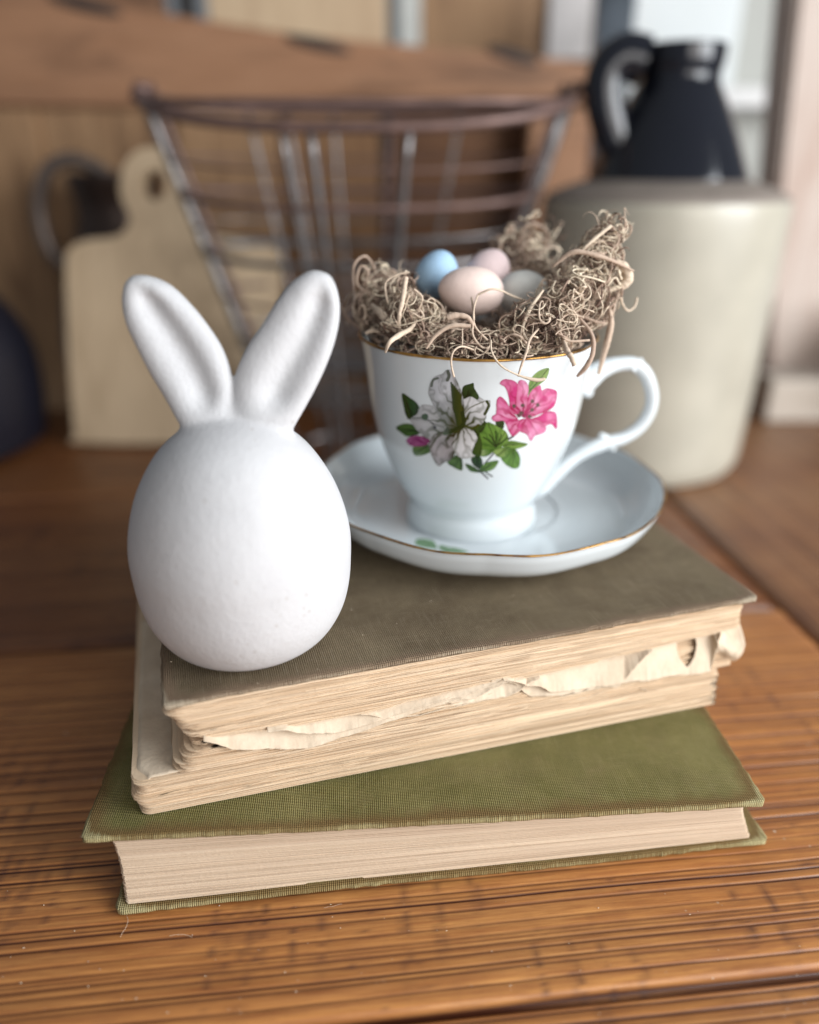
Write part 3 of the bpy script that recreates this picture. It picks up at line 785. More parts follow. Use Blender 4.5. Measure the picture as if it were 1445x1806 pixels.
knob(1112, 650, 1133, 632, .0030, .0009, 'thumb_rest'); knob(1028, 668, 1040, 700, .0058, .0020); knob(1072, 778, 1084, 795, .0026, .0011); knob(1075, 780, 1058, 765, .0028, .0012)

# ------------------------------------------------------------------ PRINTED FLOWERS on the cup (flat print carried as thin glazed patches)
PW, PH = 640, 452                     # print canvas
KX = 1445 / PW
yy_, xx_ = np.mgrid[0:PH, 0:PW]; GX = (xx_ + .5) * KX; GY = (yy_ + .5) * KX
def inside(poly, X, Y):
    p = np.asarray(poly, float); r = np.zeros(X.shape, bool); n = len(p)
    for i in range(n):
        x1, y1 = p[i]; x2, y2 = p[(i + 1) % n]
        if y1 == y2: continue
        c = ((y1 > Y) != (y2 > Y)) & (X < (x2 - x1) * (Y - y1) / (y2 - y1) + x1)
        r ^= c
    return r
def edge_dist(poly, X, Y):
    p = np.asarray(poly, float); d = np.full(X.shape, 1e9)
    for i in range(len(p)):
        a = p[i]; b = p[(i + 1) % len(p)]; v = b - a; L = (v @ v) + 1e-9
        t = np.clip(((X - a[0]) * v[0] + (Y - a[1]) * v[1]) / L, 0, 1)
        d = np.minimum(d, np.hypot(X - a[0] - v[0] * t, Y - a[1] - v[1] * t))
    return d
L3 = lambda *c: np.array(lin(*c)) * .66
class Layer:
    def __init__(s): s.c = np.zeros((PH, PW, 3)); s.a = np.zeros((PH, PW), bool)
    def petal(s, pts, root, light, dark, tint=None, veins=14, rootdark=.8, edge=.5, seed=1, side=0.0):
        P = spline(np.array(pts, float), 60, True)
        x0, x1 = max(0, int(P[:, 0].min() / KX) - 2), min(PW, int(P[:, 0].max() / KX) + 3); y0, y1 = max(0, int(P[:, 1].min() / KX) - 2), min(PH, int(P[:, 1].max() / KX) + 3)
        X = GX[y0:y1, x0:x1]; Y = GY[y0:y1, x0:x1]
        m = inside(P, X, Y)
        d = np.hypot(X - root[0], Y - root[1]); D = d[m].max() + 1e-6 if m.any() else 1
        ang = np.arctan2(Y - root[1], X - root[0]); cen = P.mean(0); a0 = math.atan2(cen[1] - root[1], cen[0] - root[0])
        da = (ang - a0 + np.pi) % (2 * np.pi) - np.pi
        t = d / D
        v = .5 + .5 * np.cos(da * veins + 3 * (fbm(X / 60, Y / 60, seed, 2) - .5) * 3)
        st = sstep(.55, .95, v) * (.35 + .65 * (1 - t)) + .35 * (fbm(da * 30 + seed, t * 3, seed, 3) - .4)
        e = .7 * np.exp(-edge_dist(P, X, Y) / 13.0)
        k = np.clip(1.15 * rootdark * (1 - sstep(.05, .75, t)) + st * .75 + e * edge + side * np.sign(side) * sstep(0, .5, da * np.sign(side)), 0, 1)[..., None]
        col = L3(*light) * (1 - k) + L3(*dark) * k
        if tint is not None: q = np.clip(fbm(X / 70, Y / 70, seed + 3, 2) * 1.6 - .5, 0, 1)[..., None]; col = col * (1 - q) + (L3(*tint) * (1 - k) + L3(*dark) * k) * q
        s.c[y0:y1, x0:x1][m] = col[m]; s.a[y0:y1, x0:x1] |= m
    def stroke(s, pts, wd, col):
        P = spline(np.array(pts, float), 24); d = np.full(GX.shape, 1e9)
        for i in range(len(P) - 1):
            a, b = P[i], P[i + 1]; v = b - a; L = v @ v + 1e-9
            t = np.clip(((GX - a[0]) * v[0] + (GY - a[1]) * v[1]) / L, 0, 1); d = np.minimum(d, np.hypot(GX - a[0] - v[0] * t, GY - a[1] - v[1] * t))
        m = d < wd; s.c[m] = L3(*col); s.a |= m
    def dot(s, x, y, r, col):
        m = np.hypot(GX - x, (GY - y)) < r * (1 + .3 * (fbm(GX / 9, GY / 9, x, 2) - .5)); s.c[m] = L3(*col); s.a |= m
DG = (38, 62, 24); MG = (70, 112, 46); LG = (132, 168, 78); OL = (62, 70, 22)
leaves = Layer()
def leaf(pts, root, tipv, light, dark, seed):
    leaves.petal(pts, root, light, dark, veins=10, rootdark=.35, edge=.45, seed=seed)
    leaves.stroke([root, ((root[0] + tipv[0]) / 2 + 4, (root[1] + tipv[1]) / 2), tipv], 2.6, (28, 44, 20))
leaf([(125, 315), (190, 350), (235, 385), (258, 440), (200, 502), (165, 500), (140, 430)], (205, 498), (128, 320), (60, 96, 44), DG, 1)
leaf([(80, 570), (140, 540), (210, 550), (265, 610), (170, 637), (120, 610)], (262, 600), (84, 572), (98, 136, 70), (40, 70, 34), 2)
leaf([(205, 722), (250, 690), (340, 700), (350, 740), (290, 775), (220, 778)], (330, 700), (215, 770), (120, 150, 92), (70, 104, 60), 3)
leaf([(825, 525), (860, 506), (888, 520), (885, 575), (845, 585)], (850, 580), (870, 512), (50, 80, 36), (28, 50, 22), 4)
leaf([(680, 600), (735, 540), (790, 535), (765, 600), (700, 625)], (700, 620), (780, 540), (48, 84, 34), (26, 46, 18), 5)
leaf([(870, 700), (930, 668), (1000, 676), (1068, 695), (1000, 727), (920, 732)], (872, 702), (1064, 695), LG, (74, 110, 48), 6)
leaf([(865, 790), (915, 742), (970, 728), (1008, 790), (1002, 862), (960, 878), (900, 845)], (960, 735), (950, 870), (118, 160, 72), (56, 92, 36), 7)
leaf([(810, 745), (870, 718), (922, 730), (905, 780), (860, 795), (825, 775)], (910, 725), (830, 785), (150, 178, 100), (84, 120, 58), 8)
leaf([(788, 540), (850, 568), (902, 598), (924, 660), (885, 705), (828, 735), (800, 650)], (825, 725), (900, 600), LG, (66, 108, 40), 9)
leaf([(690, 640), (735, 592), (770, 530), (830, 580), (852, 650), (835, 722), (765, 782), (705, 772)], (830, 722), (770, 540), (110, 152, 62), (56, 96, 34), 10)
leaves.petal([(700, 740), (760, 735), (790, 760), (740, 782), (706, 776)], (790, 740), (168, 190, 130), (90, 130, 60), seed=44)
leaf([(645, 790), (690, 765), (728, 820), (718, 875), (680, 868), (650, 835)], (690, 870), (690, 775), (44, 78, 34), (24, 44, 20), 11)
leaf([(705, 897), (740, 842), (800, 820), (848, 820), (820, 872), (770, 898)], (710, 895), (842, 824), (120, 158, 76), (60, 96, 40), 12)
leaf([(598, 842), (640, 850), (700, 888), (722, 908), (650, 902), (618, 880)], (715, 902), (604, 845), (96, 132, 64), (48, 78, 36), 13)
leaf([(465, 828), (540, 772), (572, 798), (577, 888), (515, 870)], (560, 790), (570, 880), (90, 128, 52), (36, 62, 24), 14)
leaf([(1068, 315), (1076, 235), (1100, 190), (1150, 145), (1226, 124), (1208, 200), (1165, 240), (1120, 275), (1084, 322)], (1075, 300), (1222, 128), (150, 178, 96), (96, 132, 60), 15)
for a in range(5): leaves.stroke([(826, 720), (775 + a * 28, 640 - abs(a - 2) * -14), (735 + a * 45, 600 + abs(a - 2) * 22)], 4.5, (34, 66, 24))
leaves.stroke([(812, 762), (780, 800), (745, 840)], 5, (54, 46, 58)); leaves.stroke([(720, 905), (745, 930), (768, 952)], 5, (50, 48, 50)); leaves.stroke([(745, 898), (775, 920), (800, 936)], 5, (50, 60, 46))
leaves.stroke([(925, 655), (950, 640), (975, 618)], 7, (70, 64, 68)); leaves.stroke([(700, 880), (705, 900), (722, 910)], 4, (50, 60, 40))
bud = Layer()
bud.petal([(158, 662), (200, 634), (280, 634), (334, 662), (305, 702), (230, 712), (180, 700)], (330, 665), (206, 120, 176), (136, 22, 100), seed=3, veins=6, rootdark=.5, edge=.7)
white = Layer(); WL = (208, 206, 208); 
WSH = 1
white.petal([(540, 585), (450, 520), (385, 425), (340, 402), (280, 398), (252, 430), (240, 465), (186, 508), (205, 545), (240, 592), (270, 622), (330, 655), (430, 625)], (545, 575), (222, 222, 226), (70, 78, 50), (214, 212, 214), 16, .75, .35, 21)
white.petal([(545, 590), (440, 598), (370, 622), (330, 680), (335, 740), (368, 822), (402, 858), (442, 832), (505, 800), (535, 700), (565, 615)], (560, 570), (216, 208, 212), (58, 58, 28), (150, 144, 146), 12, .65, .85, 22)
white.petal([(560, 578), (620, 568), (672, 590), (700, 640), (704, 700), (692, 765), (640, 795), (590, 802), (540, 780), (508, 720), (518, 650)], (570, 560), (255, 253, 255), (74, 78, 40), None, 11, .35, .4, 23)
white.petal([(640, 560), (700, 548), (745, 520), (752, 545), (705, 600), (725, 690), (712, 780), (650, 765), (668, 700), (690, 650), (660, 590)], (600, 560), (62, 88, 36), (32, 58, 18), None, 6, .5, .5, 24)
white.petal([(580, 550), (578, 430), (574, 335), (600, 345), (640, 330), (700, 338), (742, 362), (787, 370), (776, 420), (750, 442), (756, 492), (720, 545), (650, 566)], (575, 570), (252, 250, 252), (62, 72, 30), (232, 232, 236), 13, .5, .55, 25)
white.petal([(520, 330), (555, 380), (590, 470), (600, 560), (540, 600), (470, 625), (430, 620), (465, 560), (490, 500), (505, 420)], (580, 580), (66, 92, 46), (28, 48, 16), None, 9, .7, .3, 29)
white.petal([(574, 318), (585, 262), (640, 240), (662, 238), (667, 275), (700, 332), (690, 362), (640, 338), (585, 358)], (580, 350), (58, 84, 42), (24, 48, 18), None, 6, .5, .4, 26)
white.petal([(505, 610), (405, 490), (330, 335), (324, 290), (340, 225), (375, 185), (430, 165), (458, 138), (500, 142), (530, 205), (560, 272), (584, 345), (592, 450), (580, 580)], (565, 575), (232, 232, 238), (58, 66, 22), (158, 158, 164), 15, .75, .4, 27, side=.0)
for k in range(7): white.stroke([(495 + k * 12, 235 + k * 14), (510 + k * 10, 380 + k * 8), (545 + k * 4, 560)], 7 - k * .3, (48 + 4 * k, 68 + 2 * k, 28))
white.stroke([(470, 150), (478, 185), (466, 215)], 12, (64, 70, 40)); white.stroke([(395, 200), (360, 215), (348, 260)], 9, (88, 96, 78)); white.stroke([(420, 205), (405, 260), (430, 330)], 5, (206, 204, 210))
white.stroke([(760, 375), (775, 400), (768, 425), (745, 470)], 10, (54, 66, 22)); white.stroke([(700, 550), (650, 575), (600, 560)], 9, (66, 76, 22)); white.stroke([(590, 470), (640, 420), (740, 375)], 4, (110, 112, 90))
white.stroke([(455, 600), (520, 585), (585, 545), (580, 460)], 15, (44, 62, 22)); white.stroke([(430, 610), (390, 640), (340, 720)], 7, (70, 70, 40)); white.stroke([(550, 590), (540, 640), (500, 700)], 5, (70, 70, 40))
white.stroke([(210, 500), (300, 500), (380, 570)], 3, (60, 66, 60)); white.stroke([(300, 492), (360, 540), (440, 570)], 3, (60, 66, 60)); white.dot(298, 490, 25, (64, 92, 60)); white.dot(372, 570, 13, (60, 60, 66))
pink = Layer(); PL = (255, 176, 214); PD = (176, 12, 84); PM = (222, 62, 138)
pink.petal([(940, 445), (926, 350), (900, 272), (858, 240), (890, 208), (950, 214), (988, 240), (1004, 300), (1010, 420), (1010, 480)], (1030, 480), PM, PD, PL, 14, .45, .6, 31)
pink.petal([(818, 522), (803, 485), (830, 460), (834, 370), (860, 337), (902, 370), (945, 440), (1000, 525), (900, 515)], (1020, 500), PL, PD, PM, 14, .45, .55, 33)
pink.petal([(1010, 590), (960, 634), (928, 602), (888, 522), (815, 522), (800, 488), (850, 468), (925, 500), (1015, 520)], (1040, 500), PM, PD, PL, 16, .4, .5, 34)
pink.petal([(1080, 512), (1150, 482), (1210, 448), (1272, 455), (1287, 505), (1281, 582), (1242, 545), (1190, 562), (1150, 535)], (1050, 490), PM, PD, PL, 12, .4, .6, 36)
pink.petal([(1040, 445), (1070, 335), (1108, 280), (1160, 252), (1172, 290), (1212, 274), (1283, 298), (1276, 382), (1240, 432), (1150, 472), (1060, 502)], (1040, 480), PM, PD, PL, 18, .4, .55, 37)
pink.petal([(985, 440), (988, 300), (998, 222), (1040, 218), (1072, 262), (1066, 340), (1052, 440)], (1030, 480), PL, PD, PM, 12, .4, .5, 38)
pink.petal([(985, 525), (1060, 500), (1150, 518), (1205, 570), (1182, 612), (1122, 632), (1090, 672), (1058, 622), (1000, 592)], (1050, 480), PL, PD, PM, 12, .35, .5, 39)
for (a, b) in ((965, 410), (1030, 405), (1103, 374), (1142, 402), (1100, 438), (1080, 488), (1000, 480), (1020, 462)):
    pink.stroke([(1040, 495), ((a + 1040) / 2, (b + 495) / 2 - 5), (a, b)], 3, (150, 20, 80)); pink.dot(a, b, 15, (112, 72, 76)); pink.dot(a - 3, b - 4, 6, (70, 74, 52))

def cup_hit(px, py):
    """where the sight line through a photo pixel meets the cup's outer wall"""
    d = np.stack([(px - 722.5) / FPX, CP - (py - 903) / FPX * SP, -SP - (py - 903) / FPX * CP], -1)
    zz = co[:, 1] + CZ; rr2 = co[:, 0]
    def fdist(t):
        P = d * t[..., None]; th = np.arctan2(P[..., 1] - cy, P[..., 0] - cx); zl = P[..., 2] - CZ
        R_ = np.interp(P[..., 2], zz, rr2) * (1 + .0045 * np.cos(8 * th + .3) * sstep(.035, .070, zl))
        return np.hypot(P[..., 0] - cx, P[..., 1] - cy) - R_
    t0 = np.full(px.shape, .20); t1 = t0.copy(); found = np.zeros(px.shape, bool)
    for q in np.linspace(.20, .33, 90):
        t = np.full(px.shape, q); neg = fdist(t) < 0
        new = neg & ~found; t1[new] = q; t0[new] = q - .0016; found |= neg
    for _ in range(22):
        m = (t0 + t1) / 2; s = fdist(m) < 0; t1 = np.where(s, m, t1); t0 = np.where(s, t0, m)
    return d * t1[..., None], found
gx, gy = np.meshgrid(np.arange(PW + 1) * KX, np.arange(PH + 1) * KX)
HPx, okh = cup_hit(680 + gx / 4.25, 620 + gy / 4.25)
loc = HPx - np.array([cx, cy, CZ])
def print_patch(name, layer, lift, parent=cup):
    rad = np.hypot(loc[..., 0], loc[..., 1])[..., None]
    Pn = loc.copy(); Pn[..., :2] *= (1 + lift / rad)
    ii, jj = np.nonzero(layer.a & okh[:-1, :-1])
    W1 = PW + 1
    q = np.stack([ii * W1 + jj, (ii + 1) * W1 + jj, (ii + 1) * W1 + jj + 1, ii * W1 + jj + 1], 1)
    cc = np.zeros((PH + 1, PW + 1, 4)); cc[..., 3] = 1; cc[:-1, :-1, :3] = layer.c
    # fill colours of border vertices from their neighbours
    A = np.zeros((PH + 1, PW + 1), bool); A[:-1, :-1] = layer.a
    for sh in ((1, 0), (0, 1), (1, 1)):
        S = np.roll(A, sh, (0, 1)) & ~A; CS = np.roll(cc, sh, (0, 1)); cc[S] = CS[S]; 
    used, inv = np.unique(q, return_inverse=True)
    return mesh_obj(name, Pn.reshape(-1, 3)[used], inv.reshape(-1, 4), M_PRINT, parent, True, colattr=cc.reshape(-1, 4)[used])
print_patch('printed_leaves', leaves, .00005)
print_patch('printed_bud', bud, .00009)
print_patch('printed_white_flower', white, .00009)
print_patch('printed_pink_flower', pink, .00009)

# leaf print peeping over the front of the saucer
def saucer_leaf(cxp, ang, ln, wd, seed):
    n = 26; V = []; Cc = []
    pr_r = pb[:, 0][::-1]; pr_z = pb[:, 1][::-1]
    for i in range(n):
        s = i / (n - 1); w_ = wd * math.sin(math.pi * s ** .8)
        for j in range(9):
            t = (j - 4) / 4
            x = math.cos(ang) * (s - .5) * ln - math.sin(ang) * t * w_; y = math.sin(ang) * (s - .5) * ln + math.cos(ang) * t * w_
            th = -math.pi / 2 + cxp + x / .047; r = .0468 + y
            rs = r * s_scal(np.array(th), np.array(r), 0)
            z = np.interp(r, pr_r, pr_z) + s_zw(np.array(th), np.array(r), 0) + .00006
            V.append([rs * math.cos(th), rs * math.sin(th), float(z)])
            k = abs(t) < .12 or (abs(math.sin((s * 9 + abs(t)) * 3)) > .93)
            Cc.append([*(lin(60, 96, 56) if k else lin(128, 164, 122)), 1])
    mesh_obj('printed_leaf', V, grid_faces(n, 9), M_PRINT, saucer, True, colattr=Cc)
saucer_leaf(-.62, .25, .012, .0040, 1); saucer_leaf(-.36, -.15, .012, .0028, 2); saucer_leaf(-.44, .5, .008, .0020, 3)

# ------------------------------------------------------------------ EGGS
def egg(px, py, y, a, b, col, axis, label, spin=0.0, name='speckled_egg'):
    c = on_y(px, py, y); n, m = 48, 40
    V = []
    for i in range(m):
        ph = math.pi * (i + .02) / (m - .96)
        for j in range(n):
            th = 2 * math.pi * j / n; k = 1 - .10 * math.cos(ph)
            V.append([b * k * math.sin(ph) * math.cos(th), b * k * math.sin(ph) * math.sin(th), a * math.cos(ph)])
    V = np.array(V); ax = Vector(axis).normalized(); Mx = Vector((0, 0, 1)).rotation_difference(ax).to_matrix()
    V = V @ np.array(Mx).T
    t = NT(name); n1 = t.noise(t.coords(), 160, 5, .6); n2 = t.noise(t.coords(), 1200, 4)
    cc = t.mix(t.fr(n1, .3, .75), col, tuple(min(1, q * 1.12) for q in col))
    mt = t.out(cc, .6, t.bump(n2, .2, .0003, t.bump(n1, .35, .0006)), spec=.35)
    o = mesh_obj('candy_egg', V, grid_faces(m, n, closed_v=True), mt); o.location = c
    tag(o, label, 'egg', 'small pastel eggs in the moss nest')
egg(772, 484, .311, .0093, .0084, (.42, .62, .82), (.35, -.1, 1), 'small pale blue egg at the left of the nest')
egg(861, 482, .317, .0098, .0088, (.86, .68, .67), (.5, .3, .75), 'pale pink egg sticking up behind the other pink egg')
egg(831, 513, .291, .0122, .0087, (.86, .68, .61), (-1, -.05, .12), 'largest pink egg lying in front, crossed by a moss curl')
egg(921, 515, .303, .0098, .0081, (.78, .77, .72), (.8, .1, .25), 'off-white grey egg half buried at the right of the nest')

# ------------------------------------------------------------------ MOSS NEST
nest = tag(empty('moss_nest', (cx, cy, -.070)), 'tangled nest of curly dried brown moss heaped over the rim of the teacup', 'nest')
NL = np.array([cx, cy, -.070])
EGGS = [(on_y(772, 484, .311), .0088), (on_y(861, 482, .317), .0092), (on_y(831, 513, .291), .0098), (on_y(921, 515, .303), .0088)]
clumps = [  # centre, radii, count, thickness scale
    ((-.008, .300, -.051), (.013, .018, .011), 230, 1.0), ((-.0125, .304, -.042), (.006, .008, .008), 60, 1.1), ((-.018, .306, -.052), (.007, .01, .007), 60, .9),
    ((.001, .276, -.052), (.012, .009, .010), 190, 1.0), ((-.0015, .283, -.044), (.004, .006, .008), 60, 1.0),
    ((.024, .268, -.0585), (.022, .010, .0055), 330, .8), ((.010, .272, -.0570), (.012, .008, .006), 120, .9),
    ((.046, .271, -.053), (.014, .011, .010), 300, .9), ((.058, .280, -.046), (.013, .012, .012), 300, .9),
    ((.067, .292, -.042), (.011, .014, .016), 330, .95), ((.071, .297, -.030), (.008, .009, .009), 190, .85), ((.0745, .298, -.023), (.005, .006, .006), 70, .85),
    ((.046, .337, -.038), (.018, .010, .011), 190, 1.1), ((.052, .334, -.026), (.012, .008, .006), 40, 1.1), ((.058, .322, -.045), (.012, .012, .010), 120, 1.0), ((.049, .313, -.044), (.009, .009, .009), 110, 1.0), ((-.002, .316, -.047), (.009, .010, .008), 80, 1.0),
    ((.005, .328, -.053), (.016, .010, .007), 90, 1.0), ((.0265, .300, -.066), (.038, .036, .006), 380, .9),
] + [((cx + .036 * math.cos(a), cy + .036 * math.sin(a), -.0585), (.008, .008, .006), 55, 1.0) for a in np.arange(14) / 14 * 2 * math.pi] + [((.020, .296, -.061), (.016, .014, .005), 160, 1.0), ((.035, .290, -.059), (.012, .012, .006), 120, 1.0)] + [
]
VV = []; FF = []; TT = []; vb = 0
def add_strand(P, R, k, tone):
    global vb
    V, F = tube_arrays(P, R, k, rnd.choice([.6, .8, 1.0]))
    VV.append(V - NL); FF.append(F + vb); TT.append(np.full(len(V), tone)); vb += len(V)
def curl(p, L, n, kap, wob, rs):
    """random curling path: direction turns around a slowly changing axis"""
    d = np.array([rs.gauss(0, 1), rs.gauss(0, 1), rs.gauss(0, .8)]); d /= np.linalg.norm(d)
    ax = np.array([rs.gauss(0, 1), rs.gauss(0, 1), rs.gauss(0, 1)]); ax /= np.linalg.norm(ax)
    out = [np.array(p, float)]; st = L / n; kk = kap
    for i in range(n - 1):
        kk = kap * (1 + .9 * math.sin(i * .35 + wob))
        q = np.cross(ax, d); d = d + q * kk * st; d /= np.linalg.norm(d)
        ax = ax + np.array([rs.gauss(0, .12), rs.gauss(0, .12), rs.gauss(0, .12)]); ax /= np.linalg.norm(ax)
        out.append(out[-1] + d * st)
    return np.array(out)
for (c, r3, cnt, ts) in clumps:
    c = np.array(c); r3 = np.array(r3)
    made = 0; tries = 0; cnt = int(cnt * .72); ts = ts * 1.22
    big = int(cnt * .06)
    while made < cnt and tries < cnt * 5:
        tries += 1
        v = np.array([rnd.gauss(0, 1), rnd.gauss(0, 1), rnd.gauss(0, 1)]); v /= np.linalg.norm(v); v *= rnd.random() ** .4
        fine = rnd.random() < .50
        p = c + v * r3 * (.82 if fine else 1.06)
        loop = (not fine) and rnd.random() < .5
        if made < big:
            L = rnd.uniform(.022, .045); P = curl(c + v / np.linalg.norm(v) * r3 * 1.1, L, 34, rnd.uniform(150, 330), 0.0, rnd); R0 = rnd.uniform(.00026, .00042) * ts; fine = False; loop = True
        elif fine: L = rnd.uniform(.008, .024); P = curl(p, L, 16, rnd.uniform(200, 600), rnd.uniform(0, 6), rnd); R0 = rnd.uniform(.00010, .00020) * ts
        elif loop:
            L = rnd.uniform(.018, .040); P = curl(c + (p - c) * 1.08, L, 26, rnd.uniform(200, 420), 0.0, rnd); R0 = rnd.uniform(.00016, .00030) * ts
        else: L = rnd.uniform(.012, .036); P = curl(p, L, 20, rnd.uniform(90, 380), rnd.uniform(0, 6), rnd); R0 = rnd.uniform(.00022, .00052) * ts
        P = c + (P - c) * (1 - .45 * sstep(.9, 1.8, np.linalg.norm((P - c) / r3, axis=1)))[:, None]
        # stay out of the eggs and out of the china wall
        bad = False
        for ec, er in EGGS:
            if (np.linalg.norm(P - ec, axis=1) < er).any(): bad = True
        if bad and rnd.random() < .97: continue
        rad = np.hypot(P[:, 0] - cx, P[:, 1] - cy)
        low = (P[:, 2] < -.0590)
        if (low & (rad > .0435)).any():
            P[:, 2] = np.where(low & (rad > .0435), -.0592 + .3 * (P[:, 2] + .0592) * 0, P[:, 2])
        n = len(P); R_ = R0 * (1 - .75 * np.linspace(0, 1, n) ** 2) * (1 + .2 * np.sin(np.arange(n) * 1.3))
        hgt = np.clip((P[:, 2].mean() + .064) / .035, 0, 1)
        add_strand(P, R_, 5 if not fine else 4, min(1, max(0, rnd.gauss(.12 if fine else (.82 if loop else .46), .18) + .14 * hgt)))  # fine inner strands toned darker: shade inside the heap put into the colour
        made += 1
tag(mesh_obj('moss_strands', np.vstack(VV), np.vstack(FF), M_MOSS, nest, True, {'tone': np.concatenate(TT)}), kind='stuff')
# larger twigs and loops one can pick out
def twig(pts, y, r, tone, nm='moss_twig', n=40, knot=.25, k=9):
    ys = y if isinstance(y, (list, tuple)) else [y] * len(pts)
    P = spline([on_y(a, b, q) for (a, b), q in zip(pts, ys)], n) - NL
    t = np.linspace(0, 1, n); rr = np.interp(t, np.linspace(0, 1, len(r)), r) if isinstance(r, (list, tuple)) else np.full(n, r)
    rr = rr * (1 + knot * (fbm(t * 14, y if not isinstance(y, (list, tuple)) else y[0], tone * 9, 3) - .5) * 2)
    P = np.vstack([P[0] - (P[1] - P[0]) * .05, P, P[-1] + (P[-1] - P[-2]) * .05]); rr = np.concatenate([[rr[0] * .3], rr, [rr[-1] * .3]])
    V, F = tube_arrays(P, rr, k)
    mesh_obj(nm, V, F, M_MOSS, nest, True, {'tone': np.full(len(V), tone)})
MM = .001
twig([(1095, 505), (1108, 492), (1100, 470), (1085, 462)], .285, [1.6 * MM, 1.9 * MM, 1.7 * MM, .8 * MM], .86)
twig([(1062, 518), (1080, 510), (1095, 505)], .284, [.8 * MM, .9 * MM, .9 * MM], .98)
twig([(1056, 660), (1064, 630), (1072, 600), (1078, 570), (1076, 545)], .279, [.7 * MM, .9 * MM, 1.2 * MM, 1.1 * MM, .5 * MM], .72)
twig([(1014, 645), (1008, 630), (1000, 618), (994, 600)], [.252, .253, .256, .262], [.8 * MM, .9 * MM, 1.0 * MM, .6 * MM], .78)
twig([(1018, 664), (1036, 644), (1046, 620), (1044, 590), (1020, 560), (1003, 550)], [.262, .261, .262, .264, .268, .272], [.5 * MM, .9 * MM, .9 * MM, .6 * MM, .6 * MM, .4 * MM], .60)
twig([(716, 490), (710, 530), (704, 560), (706, 600)], [.276, .270, .268, .272], [.9 * MM, .9 * MM, .7 * MM, .5 * MM], .80)
twig([(656, 538), (672, 553), (688, 572), (700, 585)], [.285, .278, .274, .272], [.6 * MM, 1.5 * MM, 1.3 * MM, .6 * MM], .84)
twig([(680, 621), (688, 603), (706, 590), (724, 580), (735, 565)], [.258, .2555, .262, .266, .270], [.4 * MM, .8 * MM, 1.0 * MM, .8 * MM, .4 * MM], .86)
twig([(645, 588), (656, 583), (670, 585)], .279, [.5 * MM, .8 * MM, .5 * MM], .85)
twig([(788, 560), (806, 556), (825, 560), (835, 575)], .262, [1.2 * MM, 1.0 * MM, .8 * MM, .5 * MM], .66)
twig([(752, 615), (768, 592), (795, 575), (830, 575)], .258, [.4 * MM, .7 * MM, .8 * MM, .7 * MM], .70)
twig([(801, 665), (796, 640), (800, 620), (815, 611), (838, 618)], [.2515, .2515, .2515, .2535, .258], .34 * MM, .80, 'moss_curl', knot=.1)
twig([(866, 600), (868, 622), (885, 646), (915, 662), (945, 670), (962, 668)], [.2575, .2525, .2505, .2500, .2500, .2500], [.30 * MM, .34 * MM, .32 * MM, .32 * MM, .7 * MM, .4 * MM], .88, 'moss_curl', knot=.1)
twig([(914, 664), (920, 645), (928, 622), (935, 598), (950, 580)], [.2500, .2512, .2530, .258, .262], [.3 * MM, .45 * MM, .5 * MM, .5 * MM, .3 * MM], .75, 'moss_curl', knot=.1)
twig([(843, 520), (866, 510), (885, 513), (900, 520), (925, 530)], [.2725, .272, .274, .278, .282], .36 * MM, .86, 'moss_curl', knot=.1)
twig([(832, 525), (836, 560), (834, 590), (850, 612), (865, 612)], [.272, .264, .260, .259, .260], .36 * MM, .74, 'moss_curl', knot=.1)
twig([(843, 520), (836, 545), (838, 575), (860, 600)], [.2725, .266, .262, .260], .34 * MM, .80, 'moss_curl', knot=.1)
twig([(975, 470), (1010, 445), (1050, 450), (1085, 462), (1118, 478)], [.283, .281, .280, .281, .283], [.5 * MM, .9 * MM, .8 * MM, .6 * MM, .3 * MM], .66)
twig([(1028, 440), (1050, 420), (1078, 398)], [.287, .288, .290], [.4 * MM, .8 * MM, .6 * MM], .90)
twig([(1078, 398), (1092, 420), (1080, 440), (1060, 448)], [.290, .289, .287, .285], .3 * MM, .6, 'moss_curl', knot=.1)
twig([(1096, 515), (1098, 535), (1108, 548), (1120, 540), (1124, 525)], [.285, .285, .286, .288, .290], .38 * MM, .85, 'moss_curl', knot=.1)
twig([(990, 530), (1010, 515), (1028, 525), (1025, 545), (1000, 552), (985, 535)], .270, .42 * MM, .72, 'moss_curl', knot=.1)
twig([(958, 512), (935, 545), (922, 580), (930, 600)], [.272, .268, .264, .262], [.4 * MM, .7 * MM, .6 * MM, .4 * MM], .88)
twig([(626, 520), (624, 470), (645, 452), (662, 480), (650, 510)], [.300, .300, .302, .306, .306], .45 * MM, .62, 'moss_curl', knot=.1)
twig([(640, 505), (650, 480), (636, 470), (630, 500), (652, 520), (680, 535)], .298, .40 * MM, .66, 'moss_curl', knot=.1)
twig([(684, 535), (680, 500), (700, 485), (722, 480)], .276, .36 * MM, .82, 'moss_curl', knot=.1)
twig([(730, 510), (745, 525), (735, 550), (715, 545), (722, 520)], .272, .36 * MM, .80, 'moss_curl', knot=.1)
twig([(598, 535), (612, 560), (635, 580)], [.306, .300, .294], [.3 * MM, .7 * MM, .4 * MM], .5)
twig([(880, 445), (892, 415), (905, 400), (900, 440)], .338, [.5 * MM, .9 * MM, .7 * MM, .4 * MM], .66)
twig([(925, 450), (915, 420), (935, 395), (965, 410), (960, 440)], .338, .7 * MM, .62, 'moss_curl', knot=.1)
twig([(1040, 600), (1000, 600), (986, 575), (1000, 555), (1030, 560)], [.262, .261, .263, .266, .266], .42 * MM, .70, 'moss_curl', knot=.1)

